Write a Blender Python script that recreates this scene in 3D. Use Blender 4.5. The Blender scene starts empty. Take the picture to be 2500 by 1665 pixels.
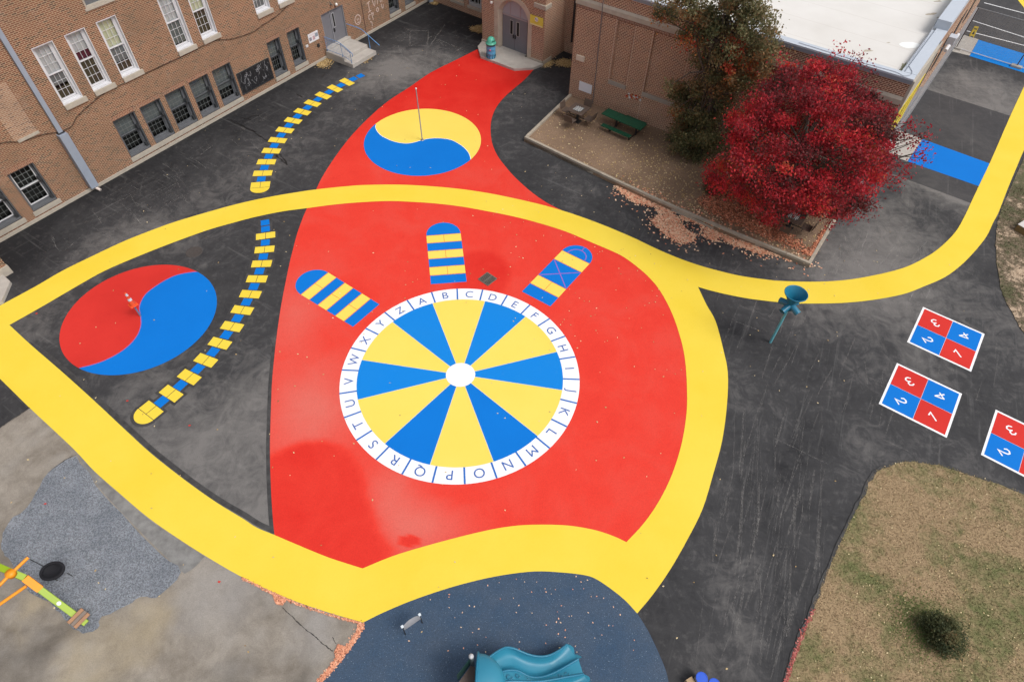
import bpy, bmesh, math, random
import numpy as np
from mathutils import Vector, Matrix
from mathutils.geometry import tessellate_polygon
random.seed(7); rng = np.random.default_rng(11)
SC = bpy.context.scene
COL = SC.collection
PI = math.pi

# ------------------------------------------------------------------ camera
H = 19.55
F, TH, RO = 1525.59, 0.88875, 0.02642
_fw = np.array([0, math.cos(TH), -math.sin(TH)]); _r = np.array([1., 0, 0]); _u = np.cross(_r, _fw)
_c, _s = math.cos(RO), math.sin(RO)
RR = _c*_r + _s*_u; UU = -_s*_r + _c*_u
cd = bpy.data.cameras.new('camera'); cam = bpy.data.objects.new('camera', cd); COL.objects.link(cam)
cd.sensor_width = 36; cd.sensor_fit = 'HORIZONTAL'; cd.lens = F*36/2500; cd.clip_end = 600; cd.clip_start = .5
Mx = Matrix([[RR[i], UU[i], -_fw[i], 0] for i in range(3)] + [[0, 0, 0, 1]])
Mx.translation = Vector((0, 0, H)); cam.matrix_world = Mx
SC.camera = cam

def G(px, py, z=0.):
    """surveyed photo point -> point of the horizontal plane z"""
    d = RR*((px-1250)/F) - UU*((py-832.5)/F) + _fw
    t = (z-H)/d[2]
    return Vector((d[0]*t, d[1]*t, z))

# ------------------------------------------------------------------ materials
def nt(name):
    m = bpy.data.materials.new(name); m.use_nodes = True
    t = m.node_tree; b = t.nodes['Principled BSDF']
    return m, t, b
def N(t, typ, **kw):
    n = t.nodes.new(typ)
    for k, v in kw.items():
        if k in n.inputs.keys() if isinstance(k, str) else False: n.inputs[k].default_value = v
        else: setattr(n, k, v)
    return n
def c4(c): return (c[0], c[1], c[2], 1)
def mixc(t, fac, a, b, typ='MIX'):
    m = t.nodes.new('ShaderNodeMix'); m.data_type = 'RGBA'; m.blend_type = typ
    for sock, val in ((m.inputs[0], fac), (m.inputs[6], a), (m.inputs[7], b)):
        if isinstance(val, (int, float)): sock.default_value = val
        elif isinstance(val, tuple): sock.default_value = c4(val)
        else: t.links.new(val, sock)
    return m.outputs[2]
def mathn(t, op, a, b=None, c=None):
    m = t.nodes.new('ShaderNodeMath'); m.operation = op
    for i, v in enumerate((a, b, c)):
        if v is None: continue
        if isinstance(v, (int, float)): m.inputs[i].default_value = v
        else: t.links.new(v, m.inputs[i])
    return m.outputs[0]
def pos(t, scale=(1, 1, 1), rot=0., obj=False):
    if obj: s = t.nodes.new('ShaderNodeTexCoord').outputs['Object']
    else: s = t.nodes.new('ShaderNodeNewGeometry').outputs['Position']
    mp = t.nodes.new('ShaderNodeMapping'); mp.inputs['Scale'].default_value = scale; mp.inputs['Rotation'].default_value = (0, 0, rot)
    mp.vector_type = 'TEXTURE' if False else 'POINT'
    t.links.new(s, mp.inputs['Vector']); return mp.outputs[0]
def noise(t, scale, detail=4, rough=.55, vec=None, dist=0.):
    n = t.nodes.new('ShaderNodeTexNoise'); n.inputs['Scale'].default_value = scale
    n.inputs['Detail'].default_value = detail; n.inputs['Roughness'].default_value = rough; n.inputs['Distortion'].default_value = dist
    t.links.new(vec if vec is not None else pos(t), n.inputs['Vector'])
    return n.outputs['Fac']
def ramp(t, fac, a, b, ca=0., cb=1.):
    m = t.nodes.new('ShaderNodeMapRange'); m.inputs[1].default_value = a; m.inputs[2].default_value = b
    m.inputs[3].default_value = ca; m.inputs[4].default_value = cb
    t.links.new(fac, m.inputs[0]); return m.outputs[0]
def bump(t, b, h, strength=.3, dist=.02):
    n = t.nodes.new('ShaderNodeBump'); n.inputs['Strength'].default_value = strength; n.inputs['Distance'].default_value = dist
    t.links.new(h, n.inputs['Height']); t.links.new(n.outputs[0], b.inputs['Normal'])
def attr(t, name):
    a = t.nodes.new('ShaderNodeAttribute'); a.attribute_name = name; return a.outputs['Fac']

MATS = {}
def P(name, c1, c2=None, scale=6., rough=.75, metal=0., spec=.4, bmp=0., detail=5, contrast=.25, grain=0.):
    if name in MATS: return MATS[name]
    m, t, b = nt(name)
    if c2 is None: c2 = tuple(x*.8 for x in c1)
    f = ramp(t, noise(t, scale, detail, .6), .5-contrast, .5+contrast)
    col = mixc(t, f, c1, c2)
    if grain:
        g = ramp(t, noise(t, 90., 2, .7), .3, .7, 1-grain, 1+grain)
        cb = t.nodes.new('ShaderNodeCombineColor')
        for i in range(3): t.links.new(g, cb.inputs[i])
        col = mixc(t, 1., col, cb.outputs[0], 'MULTIPLY')
    t.links.new(col, b.inputs['Base Color'])
    b.inputs['Roughness'].default_value = rough; b.inputs['Metallic'].default_value = metal
    b.inputs['Specular IOR Level'].default_value = spec
    if bmp: bump(t, b, noise(t, scale*6, 4, .6), bmp, .01)
    MATS[name] = m
    return m

def brick_mat(name, ca, cb, cm, stain=(.2, .14, .1), st=.35, dark=.5, soldier=False):
    m, t, b = nt(name)
    uv = t.nodes.new('ShaderNodeUVMap'); uv.uv_map = 'UVMap'
    if soldier:
        mp = t.nodes.new('ShaderNodeMapping'); mp.inputs['Rotation'].default_value = (0, 0, PI/2); t.links.new(uv.outputs[0], mp.inputs[0]); uv = mp
    br = t.nodes.new('ShaderNodeTexBrick')
    br.inputs['Color1'].default_value = c4(ca); br.inputs['Color2'].default_value = c4(cb); br.inputs['Mortar'].default_value = c4(cm)
    br.inputs['Scale'].default_value = 1; br.inputs['Mortar Size'].default_value = .0115; br.inputs['Mortar Smooth'].default_value = .15
    br.inputs['Brick Width'].default_value = .212; br.inputs['Row Height'].default_value = .0705; br.inputs['Bias'].default_value = -.15
    t.links.new(uv.outputs[0], br.inputs['Vector'])
    # odd burnt headers
    br2 = t.nodes.new('ShaderNodeTexBrick')
    br2.inputs['Color1'].default_value = (0, 0, 0, 1); br2.inputs['Color2'].default_value = (1, 1, 1, 1); br2.inputs['Mortar'].default_value = (0, 0, 0, 1)
    br2.inputs['Scale'].default_value = 1; br2.inputs['Mortar Size'].default_value = .0115; br2.inputs['Bias'].default_value = .0
    br2.inputs['Brick Width'].default_value = .212; br2.inputs['Row Height'].default_value = .0705
    t.links.new(uv.outputs[0], br2.inputs['Vector'])
    burnt = ramp(t, br2.outputs['Color'], .72, .9, 0, dark)
    col = mixc(t, burnt, br.outputs['Color'], (.05, .03, .028))
    big = ramp(t, noise(t, .55, 6, .65, uv.outputs[0]), .38, .68)
    col = mixc(t, mathn(t, 'MULTIPLY', big, st), col, stain)
    pale = ramp(t, noise(t, 1.3, 5, .7, uv.outputs[0], 1.), .56, .75)
    col = mixc(t, mathn(t, 'MULTIPLY', pale, .16), col, (.5, .42, .35))
    g = ramp(t, noise(t, 40, 2, .7, uv.outputs[0]), .3, .7, .82, 1.18)
    cbn = t.nodes.new('ShaderNodeCombineColor')
    for i in range(3): t.links.new(g, cbn.inputs[i])
    col = mixc(t, 1., col, cbn.outputs[0], 'MULTIPLY')
    t.links.new(col, b.inputs['Base Color']); b.inputs['Roughness'].default_value = .9; b.inputs['Specular IOR Level'].default_value = .2
    bump(t, b, br.outputs['Fac'], -.5, .008)
    return m

def asphalt_mat(name, lo, mid, hi, grain=.3, use_attr=True):
    m, t, b = nt(name)
    n1 = noise(t, .22, 8, .62, None, .6)
    sv = pos(t, (.35, 2.2, 1), .9); n2 = noise(t, .9, 7, .7, sv, 1.2)
    sv2 = pos(t, (2.6, .4, 1), .55); n3 = noise(t, .8, 7, .7, sv2, 1.4)
    n5 = noise(t, 1.1, 9, .74, None, 1.6)
    a = mathn(t, 'ADD', mathn(t, 'MULTIPLY', n1, .42), mathn(t, 'ADD', mathn(t, 'MULTIPLY', n2, .12), mathn(t, 'ADD', mathn(t, 'MULTIPLY', n3, .10), mathn(t, 'MULTIPLY', n5, .36))))
    sepx = t.nodes.new('ShaderNodeSeparateXYZ'); t.links.new(pos(t), sepx.inputs[0]); mR = ramp(t, sepx.outputs[0], 2., 8.)
    def streak(ang, sc, lo_, hi_):
        q = t.nodes.new('ShaderNodeVectorRotate'); q.rotation_type = 'Z_AXIS'; q.inputs['Angle'].default_value = -ang; t.links.new(pos(t), q.inputs['Vector'])
        mp_ = t.nodes.new('ShaderNodeMapping'); mp_.inputs['Scale'].default_value = (.22, 4.5, 1); t.links.new(q.outputs[0], mp_.inputs[0])
        return ramp(t, noise(t, sc, 5, .6, mp_.outputs[0], .35), lo_, hi_)
    sR = mathn(t, 'MULTIPLY', streak(1.17, 1.0, .56, .74), mR)
    sL = mathn(t, 'MULTIPLY', mathn(t, 'MAXIMUM', streak(-.55, 1.0, .58, .74), streak(.95, .9, .60, .76)), mathn(t, 'SUBTRACT', 1., mR))
    sk = mathn(t, 'MULTIPLY', mathn(t, 'MAXIMUM', sR, sL), ramp(t, noise(t, .45, 5, .7), .42, .60))
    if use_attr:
        a = mathn(t, 'ADD', a, mathn(t, 'MULTIPLY', mathn(t, 'SUBTRACT', attr(t, 'dust_shade'), .5), .42))
    col = mixc(t, ramp(t, a, .32, .5), lo, mid)
    col = mixc(t, ramp(t, a, .49, .68), col, hi)
    col = mixc(t, mathn(t, 'MULTIPLY', sk, .38), col, (.20, .195, .19))
    # fine mottles
    n4 = noise(t, 3.5, 5, .7)
    col = mixc(t, ramp(t, n4, .55, .8, 0, .35), col, hi)
    spk = ramp(t, noise(t, 70, 2, .8), .28, .72, 1-grain, 1+grain)
    cb = t.nodes.new('ShaderNodeCombineColor')
    for i in range(3): t.links.new(spk, cb.inputs[i])
    col = mixc(t, 1., col, cb.outputs[0], 'MULTIPLY')
    t.links.new(col, b.inputs['Base Color']); b.inputs['Roughness'].default_value = .82; b.inputs['Specular IOR Level'].default_value = .35
    bump(t, b, noise(t, 60, 3, .7), .35, .006)
    return m

def glass_mat(name, tint=(.93, .95, .95)):
    m, t, b = nt(name)
    t.nodes.remove(b); o = t.nodes['Material Output']
    tr = t.nodes.new('ShaderNodeBsdfTransparent'); tr.inputs[0].default_value = c4(tint)
    gl = t.nodes.new('ShaderNodeBsdfGlossy'); gl.inputs['Roughness'].default_value = .04
    fr = t.nodes.new('ShaderNodeFresnel'); fr.inputs[0].default_value = 1.22
    mx = t.nodes.new('ShaderNodeMixShader'); t.links.new(fr.outputs[0], mx.inputs[0]); t.links.new(tr.outputs[0], mx.inputs[1]); t.links.new(gl.outputs[0], mx.inputs[2])
    t.links.new(mx.outputs[0], o.inputs[0]); return m

def leaf_mat(name, cols, rough=.6, trans=.25):
    m, t, b = nt(name)
    cr = t.nodes.new('ShaderNodeValToRGB'); e = cr.color_ramp.elements
    e[0].position = cols[0][0]; e[0].color = c4(cols[0][1]); e[1].position = cols[-1][0]; e[1].color = c4(cols[-1][1])
    for p_, c_ in cols[1:-1]:
        k = e.new(p_); k.color = c4(c_)
    t.links.new(attr(t, 'tint'), cr.inputs[0]); t.links.new(cr.outputs[0], b.inputs['Base Color'])
    b.inputs['Roughness'].default_value = rough; b.inputs['Specular IOR Level'].default_value = .25
    o = t.nodes['Material Output']
    tl = t.nodes.new('ShaderNodeBsdfTranslucent'); t.links.new(cr.outputs[0], tl.inputs[0])
    mx = t.nodes.new('ShaderNodeMixShader'); mx.inputs[0].default_value = trans
    t.links.new(b.outputs[0], mx.inputs[1]); t.links.new(tl.outputs[0], mx.inputs[2]); t.links.new(mx.outputs[0], o.inputs[0])
    return m

def alpha_mat(name, col, alpha_fn, rough=.8):
    m, t, b = nt(name); o = t.nodes['Material Output']
    b.inputs['Base Color'].default_value = c4(col); b.inputs['Roughness'].default_value = rough
    tr = t.nodes.new('ShaderNodeBsdfTransparent'); mx = t.nodes.new('ShaderNodeMixShader')
    a = alpha_fn(t)
    if isinstance(a, float): mx.inputs[0].default_value = a
    else: t.links.new(a, mx.inputs[0])
    t.links.new(tr.outputs[0], mx.inputs[1]); t.links.new(b.outputs[0], mx.inputs[2]); t.links.new(mx.outputs[0], o.inputs[0])
    return m

def paint_mat(name, c, c2, wear=None, wearamt=.0, rough=.75, spec=.15):
    """sports-court paint over asphalt: slight unevenness and the stone grain of the asphalt below"""
    m, t, b = nt(name)
    f = ramp(t, noise(t, .35, 6, .6), .35, .7)
    col = mixc(t, f, c, c2)
    if wear:
        w = ramp(t, noise(t, 2.2, 7, .75, None, .5), .6, .8, 0, wearamt)
        col = mixc(t, w, col, wear)
    g = ramp(t, noise(t, 55, 3, .8), .25, .75, .93, 1.06)
    cb = t.nodes.new('ShaderNodeCombineColor')
    for i in range(3): t.links.new(g, cb.inputs[i])
    col = mixc(t, 1., col, cb.outputs[0], 'MULTIPLY')
    t.links.new(col, b.inputs['Base Color']); b.inputs['Roughness'].default_value = rough; b.inputs['Specular IOR Level'].default_value = spec
    bump(t, b, noise(t, 60, 3, .7), .25, .004)
    return m

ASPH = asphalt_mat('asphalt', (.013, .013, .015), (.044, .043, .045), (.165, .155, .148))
ASPH2 = asphalt_mat('fresh_asphalt', (.03, .029, .031), (.048, .046, .048), (.085, .08, .078), .22, False)
SEAL = P('sealcoat', (.030, .029, .030), (.062, .060, .059), 3, .7, grain=.25, contrast=.15, detail=8)
YEL = paint_mat('yellow_paint', (.80, .60, .068), (.77, .56, .046), (.68, .50, .05), .12)
YEL2 = paint_mat('pale_yellow_paint', (.83, .64, .12), (.81, .61, .10), (.73, .55, .09), .1)
BLU = paint_mat('blue_paint', (.002, .170, .60), (.0015, .155, .56), (.02, .19, .6), .15)
BLU2 = paint_mat('worn_blue_paint', (.004, .205, .65), (.008, .21, .62), (.06, .27, .66), .3)
WHI = paint_mat('white_paint', (.84, .84, .85), (.81, .81, .82))
LET = paint_mat('letter_blue_paint', (.06, .14, .42), (.05, .13, .40))
BAR = paint_mat('bar_blue_paint', (.03, .15, .50), (.03, .14, .47))
RED2 = paint_mat('dull_red_paint', (.62, .036, .028), (.54, .028, .022), (.45, .02, .015), .2)
def red_field():
    m, t, b = nt('red_paint')
    f = attr(t, 'fade')
    n = noise(t, .5, 7, .66, None, .5)
    a = mathn(t, 'ADD', f, mathn(t, 'MULTIPLY', mathn(t, 'SUBTRACT', n, .5), .55))
    col = mixc(t, ramp(t, a, 0., .4), (.60, .016, .011), (.72, .047, .030))
    col = mixc(t, ramp(t, a, .4, 1.), col, (.66, .135, .105))
    w = ramp(t, noise(t, 1.1, 8, .8, None, .8), .60, .75, 0, .35)
    col = mixc(t, w, col, (.54, .02, .014))
    w2 = ramp(t, noise(t, 5.5, 7, .85, None, .8), .54, .72, 0, .30)
    col = mixc(t, w2, col, (.50, .018, .013))
    g = ramp(t, noise(t, 22, 4, .9), .25, .75, .82, 1.12)
    cb = t.nodes.new('ShaderNodeCombineColor')
    for i in range(3): t.links.new(g, cb.inputs[i])
    col = mixc(t, 1., col, cb.outputs[0], 'MULTIPLY')
    t.links.new(col, b.inputs['Base Color']); b.inputs['Roughness'].default_value = .75; b.inputs['Specular IOR Level'].default_value = .15
    bump(t, b, noise(t, 60, 3, .7), .3, .005)
    return m
REDF = red_field()
def blobn(t, px, py, r0, r1):
    c = G(px, py); d = t.nodes.new('ShaderNodeVectorMath'); d.operation = 'DISTANCE'; d.inputs[1].default_value = (c.x, c.y, 0)
    nz = t.nodes.new('ShaderNodeTexNoise'); nz.inputs['Scale'].default_value = .9; nz.inputs['Detail'].default_value = 6; t.links.new(pos(t), nz.inputs['Vector'])
    m = t.nodes.new('ShaderNodeVectorMath'); m.operation = 'MULTIPLY_ADD'; m.inputs[1].default_value = (2.6, 2.6, 0); m.inputs[2].default_value = (-1.3, -1.3, 0)
    t.links.new(nz.outputs['Color'], m.inputs[0]); a = t.nodes.new('ShaderNodeVectorMath'); a.operation = 'ADD'; t.links.new(pos(t), a.inputs[0]); t.links.new(m.outputs[0], a.inputs[1])
    t.links.new(a.outputs[0], d.inputs[0]); return ramp(t, d.outputs['Value'], r0, r1, 1, 0)
def conc_mat():
    m, t, b = nt('old_concrete')
    k = mathn(t, 'ADD', mathn(t, 'MULTIPLY', noise(t, .5, 9, .68, None, .8), .6), mathn(t, 'MULTIPLY', noise(t, 2.6, 8, .75, None, .6), .4))
    col = mixc(t, ramp(t, k, .38, .62), (.165, .140, .112), (.305, .27, .228))
    tan = mathn(t, 'MAXIMUM', blobn(t, 350, 1530, .3, 1.5), mathn(t, 'MAXIMUM', blobn(t, 230, 1600, .3, 1.6), blobn(t, 90, 1480, .1, .9)))
    col = mixc(t, mathn(t, 'MULTIPLY', tan, .55), col, (.38, .31, .20))
    gr = mathn(t, 'MAXIMUM', blobn(t, 560, 1440, .4, 1.8), blobn(t, 770, 1525, .2, .9))
    col = mixc(t, mathn(t, 'MULTIPLY', gr, .5), col, (.31, .295, .285))
    dk = mathn(t, 'MAXIMUM', blobn(t, 740, 1640, .1, 1.0), mathn(t, 'MAXIMUM', blobn(t, 60, 1600, .1, 1.2), blobn(t, 560, 1640, .1, .9)))
    col = mixc(t, mathn(t, 'MULTIPLY', dk, .6), col, (.075, .065, .055))
    vb = t.nodes.new('ShaderNodeTexVoronoi'); vb.feature = 'SMOOTH_F1'; vb.inputs['Scale'].default_value = 1.7; t.links.new(pos(t), vb.inputs['Vector'])
    col = mixc(t, mathn(t, 'MULTIPLY', ramp(t, vb.outputs['Distance'], .15, .5, .28, 0), ramp(t, noise(t, .4, 3, .5), .4, .6)), col, (.33, .31, .285))
    g = ramp(t, noise(t, 30, 4, .9), .25, .75, .72, 1.25); cb = t.nodes.new('ShaderNodeCombineColor')
    for i in range(3): t.links.new(g, cb.inputs[i])
    col = mixc(t, 1., col, cb.outputs[0], 'MULTIPLY'); col = mixc(t, ramp(t, noise(t, 14, 3, .7), .70, .76, 0, .5), col, (.5, .46, .40))
    t.links.new(col, b.inputs['Base Color']); b.inputs['Roughness'].default_value = .88; bump(t, b, noise(t, 20, 5, .8), .3, .01); return m
CONC = conc_mat()
CONCL = P('light_concrete', (.46, .43, .39), (.36, .33, .30), 2.5, .85, grain=.08, bmp=.1)
CONCD = P('cracked_concrete', (.15, .145, .14), (.24, .235, .225), 3., .85, contrast=.15, detail=8, grain=.2, bmp=.3)
STONE = P('limestone', (.46, .41, .34), (.36, .32, .27), 4., .85, grain=.08)
STONEW = P('warm_stone', (.52, .44, .35), (.42, .35, .28), 3., .85, grain=.06)
WHTF = P('white_frame', (.66, .66, .68), (.58, .58, .60), 3, .5)
GRYF = P('grey_frame', (.135, .14, .15), (.10, .105, .115), 5, .5)
DKF = P('dark_frame', (.045, .048, .052), (.03, .032, .035), 5, .5)
DOORG = P('door_grey', (.175, .175, .195), (.155, .155, .172), 3, .55)
PIPEG = P('downpipe_grey', (.30, .34, .41), (.26, .295, .36), 3, .5)
DARK = P('room_dark', (.012, .012, .012), (.02, .02, .018), 2, .9)
BLIND = {k: P('blind_'+k, v, tuple(x*.85 for x in v), 3, .8) for k, v in dict(pale=(.62, .62, .62), grey=(.21, .22, .22), cream=(.68, .68, .46), maroon=(.12, .012, .04), brown=(.09, .07, .045), haze=(.165, .18, .18)).items()}
GLASS = glass_mat('window_glass')
BRKL = brick_mat('brown_brick', (.230, .083, .048), (.138, .050, .034), (.46, .345, .225), (.17, .115, .075), .45, .7)
BRKLS = brick_mat('lintel_brick', (.27, .10, .06), (.19, .07, .045), (.44, .31, .21), soldier=True)
BRKR = brick_mat('dark_red_brick', (.225, .092, .056), (.145, .058, .040), (.74, .55, .40), (.26, .15, .10), .2, .35)
BRKRS = brick_mat('dark_lintel_brick', (.22, .095, .065), (.15, .06, .045), (.5, .38, .3), soldier=True)
METALG = P('galvanised', (.42, .43, .44), (.32, .33, .34), 8, .4, .7)
DKMET = P('dark_metal', (.02, .02, .022), (.03, .03, .03), 5, .5)
BLUR = P('blue_rail', (.12, .22, .42), (.16, .28, .50), 6, .45)
TEAL = P('teal_plastic', (.014, .17, .275), (.014, .15, .25), .8, .35, spec=.5)
TEALL = P('light_teal_plastic', (.030, .225, .33), (.022, .19, .295), 1.5, .4, spec=.5)
COPING = P('coping_metal', (.50, .54, .60), (.46, .50, .56), 1.2, .5)
COPD = P('coping_side', (.24, .26, .30), (.20, .22, .25), 1.2, .5)

# ------------------------------------------------------------------ mesh builder
class MB:
    def __init__(s): s.v = []; s.f = []; s.sm = []
    def add(s, vs, fs, smooth=False):
        o = len(s.v); s.v += [tuple(v) for v in vs]; s.f += [tuple(i+o for i in f) for f in fs]; s.sm += [smooth]*len(fs); return s
    def quad(s, a, b, c, d): return s.add([a, b, c, d], [(0, 1, 2, 3)])
    def box(s, c, size, rot=0., tilt=None):
        hx, hy, hz = size[0]/2, size[1]/2, size[2]/2
        vs = [Vector((x, y, z)) for z in (-hz, hz) for y in (-hy, hy) for x in (-hx, hx)]
        M_ = Matrix.Rotation(rot, 3, 'Z')
        if tilt is not None: M_ = M_ @ Matrix.Rotation(tilt[1], 3, tilt[0])
        vs = [M_ @ v + Vector(c) for v in vs]
        return s.add(vs, [(0, 2, 3, 1), (4, 5, 7, 6), (0, 1, 5, 4), (2, 6, 7, 3), (0, 4, 6, 2), (1, 3, 7, 5)])
    def obox(s, o, ax, ay, az):
        """box from corner o and three edge vectors"""
        o, ax, ay, az = map(Vector, (o, ax, ay, az))
        vs = [o, o+ax, o+ay, o+ax+ay, o+az, o+ax+az, o+ay+az, o+ax+ay+az]
        return s.add(vs, [(0, 2, 3, 1), (4, 5, 7, 6), (0, 1, 5, 4), (2, 6, 7, 3), (0, 4, 6, 2), (1, 3, 7, 5)])
    def prism(s, pts, z0, z1, holes=()):
        """vertical prism of 2-D loops; z0 None = sheet at z1"""
        loops = [[Vector((p[0], p[1], 0)) for p in pts]] + [[Vector((p[0], p[1], 0)) for p in h] for h in holes]
        flat = [p for l in loops for p in l]; tri = tessellate_polygon(loops)
        n = len(flat); top = [(p.x, p.y, z1) for p in flat]
        fs = []
        for t in tri:
            a, b, c = (flat[i] for i in t)
            fs.append(tuple(t) if (b-a).cross(c-a).z > 0 else tuple(reversed(t)))
        s.add(top, fs)
        if z0 is not None:
            for l in loops:
                m = len(l); area = sum(l[i].x*l[(i+1) % m].y-l[(i+1) % m].x*l[i].y for i in range(m))
                vs = [(p.x, p.y, z0) for p in l] + [(p.x, p.y, z1) for p in l]
                if (area > 0) == (l is loops[0]): s.add(vs, [(i, (i+1) % m, m+(i+1) % m, m+i) for i in range(m)])
                else: s.add(vs, [((i+1) % m, i, m+i, m+(i+1) % m) for i in range(m)])
        return s
    def tube(s, path, r, n=8, caps=True):
        path = [Vector(p) for p in path]; k = len(path)
        rs = r if isinstance(r, (list, tuple)) else [r]*k
        vs = []
        up0 = None
        for i, p in enumerate(path):
            d = (path[min(i+1, k-1)] - path[max(i-1, 0)]).normalized()
            a = d.orthogonal() if up0 is None else (up0 - d*up0.dot(d))
            if a.length < 1e-6: a = d.orthogonal()
            a.normalize(); up0 = a; b = d.cross(a)
            for j in range(n):
                an = 2*PI*j/n; vs.append(p + (a*math.cos(an) + b*math.sin(an))*rs[i])
        fs = [(i*n+j, i*n+(j+1) % n, (i+1)*n+(j+1) % n, (i+1)*n+j) for i in range(k-1) for j in range(n)]
        s.add(vs, fs, True)
        if caps:
            s.add(vs[:n], [tuple(reversed(range(n)))]); s.add(vs[-n:], [tuple(range(n))])
        return s
    def lathe(s, c, prof, n=24, axis=None, a0=0., a1=2*PI):
        """profile [(r,z)] round the vertical (or given) axis"""
        c = Vector(c); q = Vector((0, 0, 1)).rotation_difference(Vector(axis)) if axis is not None else None
        full = abs(a1-a0-2*PI) < 1e-6; m = n if full else n+1
        vs = []
        for r, z in prof:
            for j in range(m):
                an = a0+(a1-a0)*j/n; v = Vector((r*math.cos(an), r*math.sin(an), z))
                if q: v = q @ v
                vs.append(c+v)
        fs = []
        for i in range(len(prof)-1):
            for j in range(n):
                j2 = (j+1) % m
                fs.append((i*m+j, i*m+j2, (i+1)*m+j2, (i+1)*m+j))
        return s.add(vs, fs, True)
    def build(s, name, mat, parent=None, base=None, auto_uv=False, bevel=0.):
        me = bpy.data.meshes.new(name)
        off = Vector((0, 0, 0))
        o = parent
        while o is not None: off += o.location; o = o.parent
        if parent is None:
            if base is None:
                vs = s.v; n = len(vs)
                base = (sum(v[0] for v in vs)/n, sum(v[1] for v in vs)/n, min(v[2] for v in vs))
            off = Vector(base)
        me.from_pydata([(v[0]-off.x, v[1]-off.y, v[2]-off.z) for v in s.v], [], s.f)
        me.polygons.foreach_set('use_smooth', s.sm)
        if auto_uv:
            uv = me.uv_layers.new(name='UVMap')
            for p in me.polygons:
                nx, ny, nz = p.normal
                for li in p.loop_indices:
                    v = s.v[me.loops[li].vertex_index]
                    if abs(nz) > .7: uv.data[li].uv = (v[0], v[1])
                    else:
                        l = math.hypot(nx, ny) or 1
                        uv.data[li].uv = ((-ny*v[0]+nx*v[1])/l, v[2])
        me.materials.append(mat); me.update()
        ob = bpy.data.objects.new(name, me); COL.objects.link(ob)
        if parent is not None: ob.parent = parent
        else: ob.location = off
        if bevel:
            bv = ob.modifiers.new('bevel', 'BEVEL'); bv.width = bevel; bv.segments = 2; bv.limit_method = 'ANGLE'
        return ob

def tag(o, label=None, cat=None, group=None, kind=None):
    if label: o['label'] = label
    if cat: o['category'] = cat
    if group: o['group'] = group
    if kind: o['kind'] = kind
    return o
def thing(name, loc, label, cat, group=None, rz=0.):
    o = bpy.data.objects.new(name, None); COL.objects.link(o); o.location = loc; o.rotation_euler[2] = rz
    o.empty_display_size = .3
    return tag(o, label, cat, group)
def copy_tree(o, loc=None, rz=None, label=None, parent=None):
    c = o.copy(); COL.objects.link(c)
    if parent is not None: c.parent = parent
    if loc is not None: c.location = loc
    if rz is not None: c.rotation_euler[2] = rz
    if label: c['label'] = label
    for ch in list(o.children): copy_tree(ch, parent=c)
    return c
def crom(pts, k=4, closed=False):
    """smooth curve through surveyed points"""
    P_ = [Vector((p[0], p[1])) for p in pts]; n = len(P_); out = []
    rngi = range(n if closed else n-1)
    for i in rngi:
        p1, p2 = P_[i], P_[(i+1) % n]
        p0 = P_[(i-1) % n] if (closed or i > 0) else p1*2-p2
        p3 = P_[(i+2) % n] if (closed or i < n-2) else p2*2-p1
        for j in range(k):
            t = j/k
            out.append(.5*((2*p1)+(p2-p0)*t+(2*p0-5*p1+4*p2-p3)*t*t+(3*p1-p0-3*p2+p3)*t**3))
    if not closed: out.append(P_[-1])
    return out
def gl(pts, smooth=True, k=4, z=0.):
    q = crom(pts, k) if smooth else [Vector(p) for p in pts]
    return [G(p[0], p[1], z).xy for p in q]
def join(*segs):
    out = []
    for s_ in segs:
        for p in s_:
            if not out or (Vector(out[-1])-Vector(p)).length > 1e-4: out.append(Vector((p[0], p[1])))
    if (out[0]-out[-1]).length < 1e-4: out.pop()
    return out
def sheet(name, loop, z, mat, kind='structure', holes=(), parent=None, label=None, z0=None):
    o = MB().prism(loop, z0, z, holes).build(name, mat, parent)
    if kind: o['kind'] = kind
    if label: o['label'] = label
    return o
def strip(mb, pts, w, z, wv=None):
    """flat mitred ribbon"""
    P_ = [Vector((p[0], p[1])) for p in pts]; n = len(P_); L = []; R_ = []
    for i, p in enumerate(P_):
        d1 = (P_[i]-P_[i-1]).normalized() if i > 0 else (P_[1]-P_[0]).normalized()
        d2 = (P_[i+1]-P_[i]).normalized() if i < n-1 else d1
        d = (d1+d2); d = d.normalized() if d.length > 1e-6 else d1
        nn = Vector((-d.y, d.x)); c = max(.5, nn.dot(Vector((-d1.y, d1.x))))
        ww = (wv[i] if wv else w)/2/c
        L.append(p+nn*ww); R_.append(p-nn*ww)
    vs = [(p.x, p.y, z) for p in L]+[(p.x, p.y, z) for p in R_]
    mb.add(vs, [(n+i, n+i+1, i+1, i) for i in range(n-1)])
    return mb
def roundstroke(mb, pts, w, z):
    strip(mb, pts, w, z)
    for a, b in ((pts[0], pts[1]), (pts[-1], pts[-2])):
        a, b = Vector(a[:2]), Vector(b[:2]); d = (a-b).normalized(); nn = Vector((-d.y, d.x)); k = 7
        arc = [a+(nn*math.cos(PI*j/k)+d*math.sin(PI*j/k))*w/2 for j in range(k+1)]
        mb.add([(p.x, p.y, z) for p in arc], [tuple(reversed(range(k+1)))])
    return mb

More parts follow.
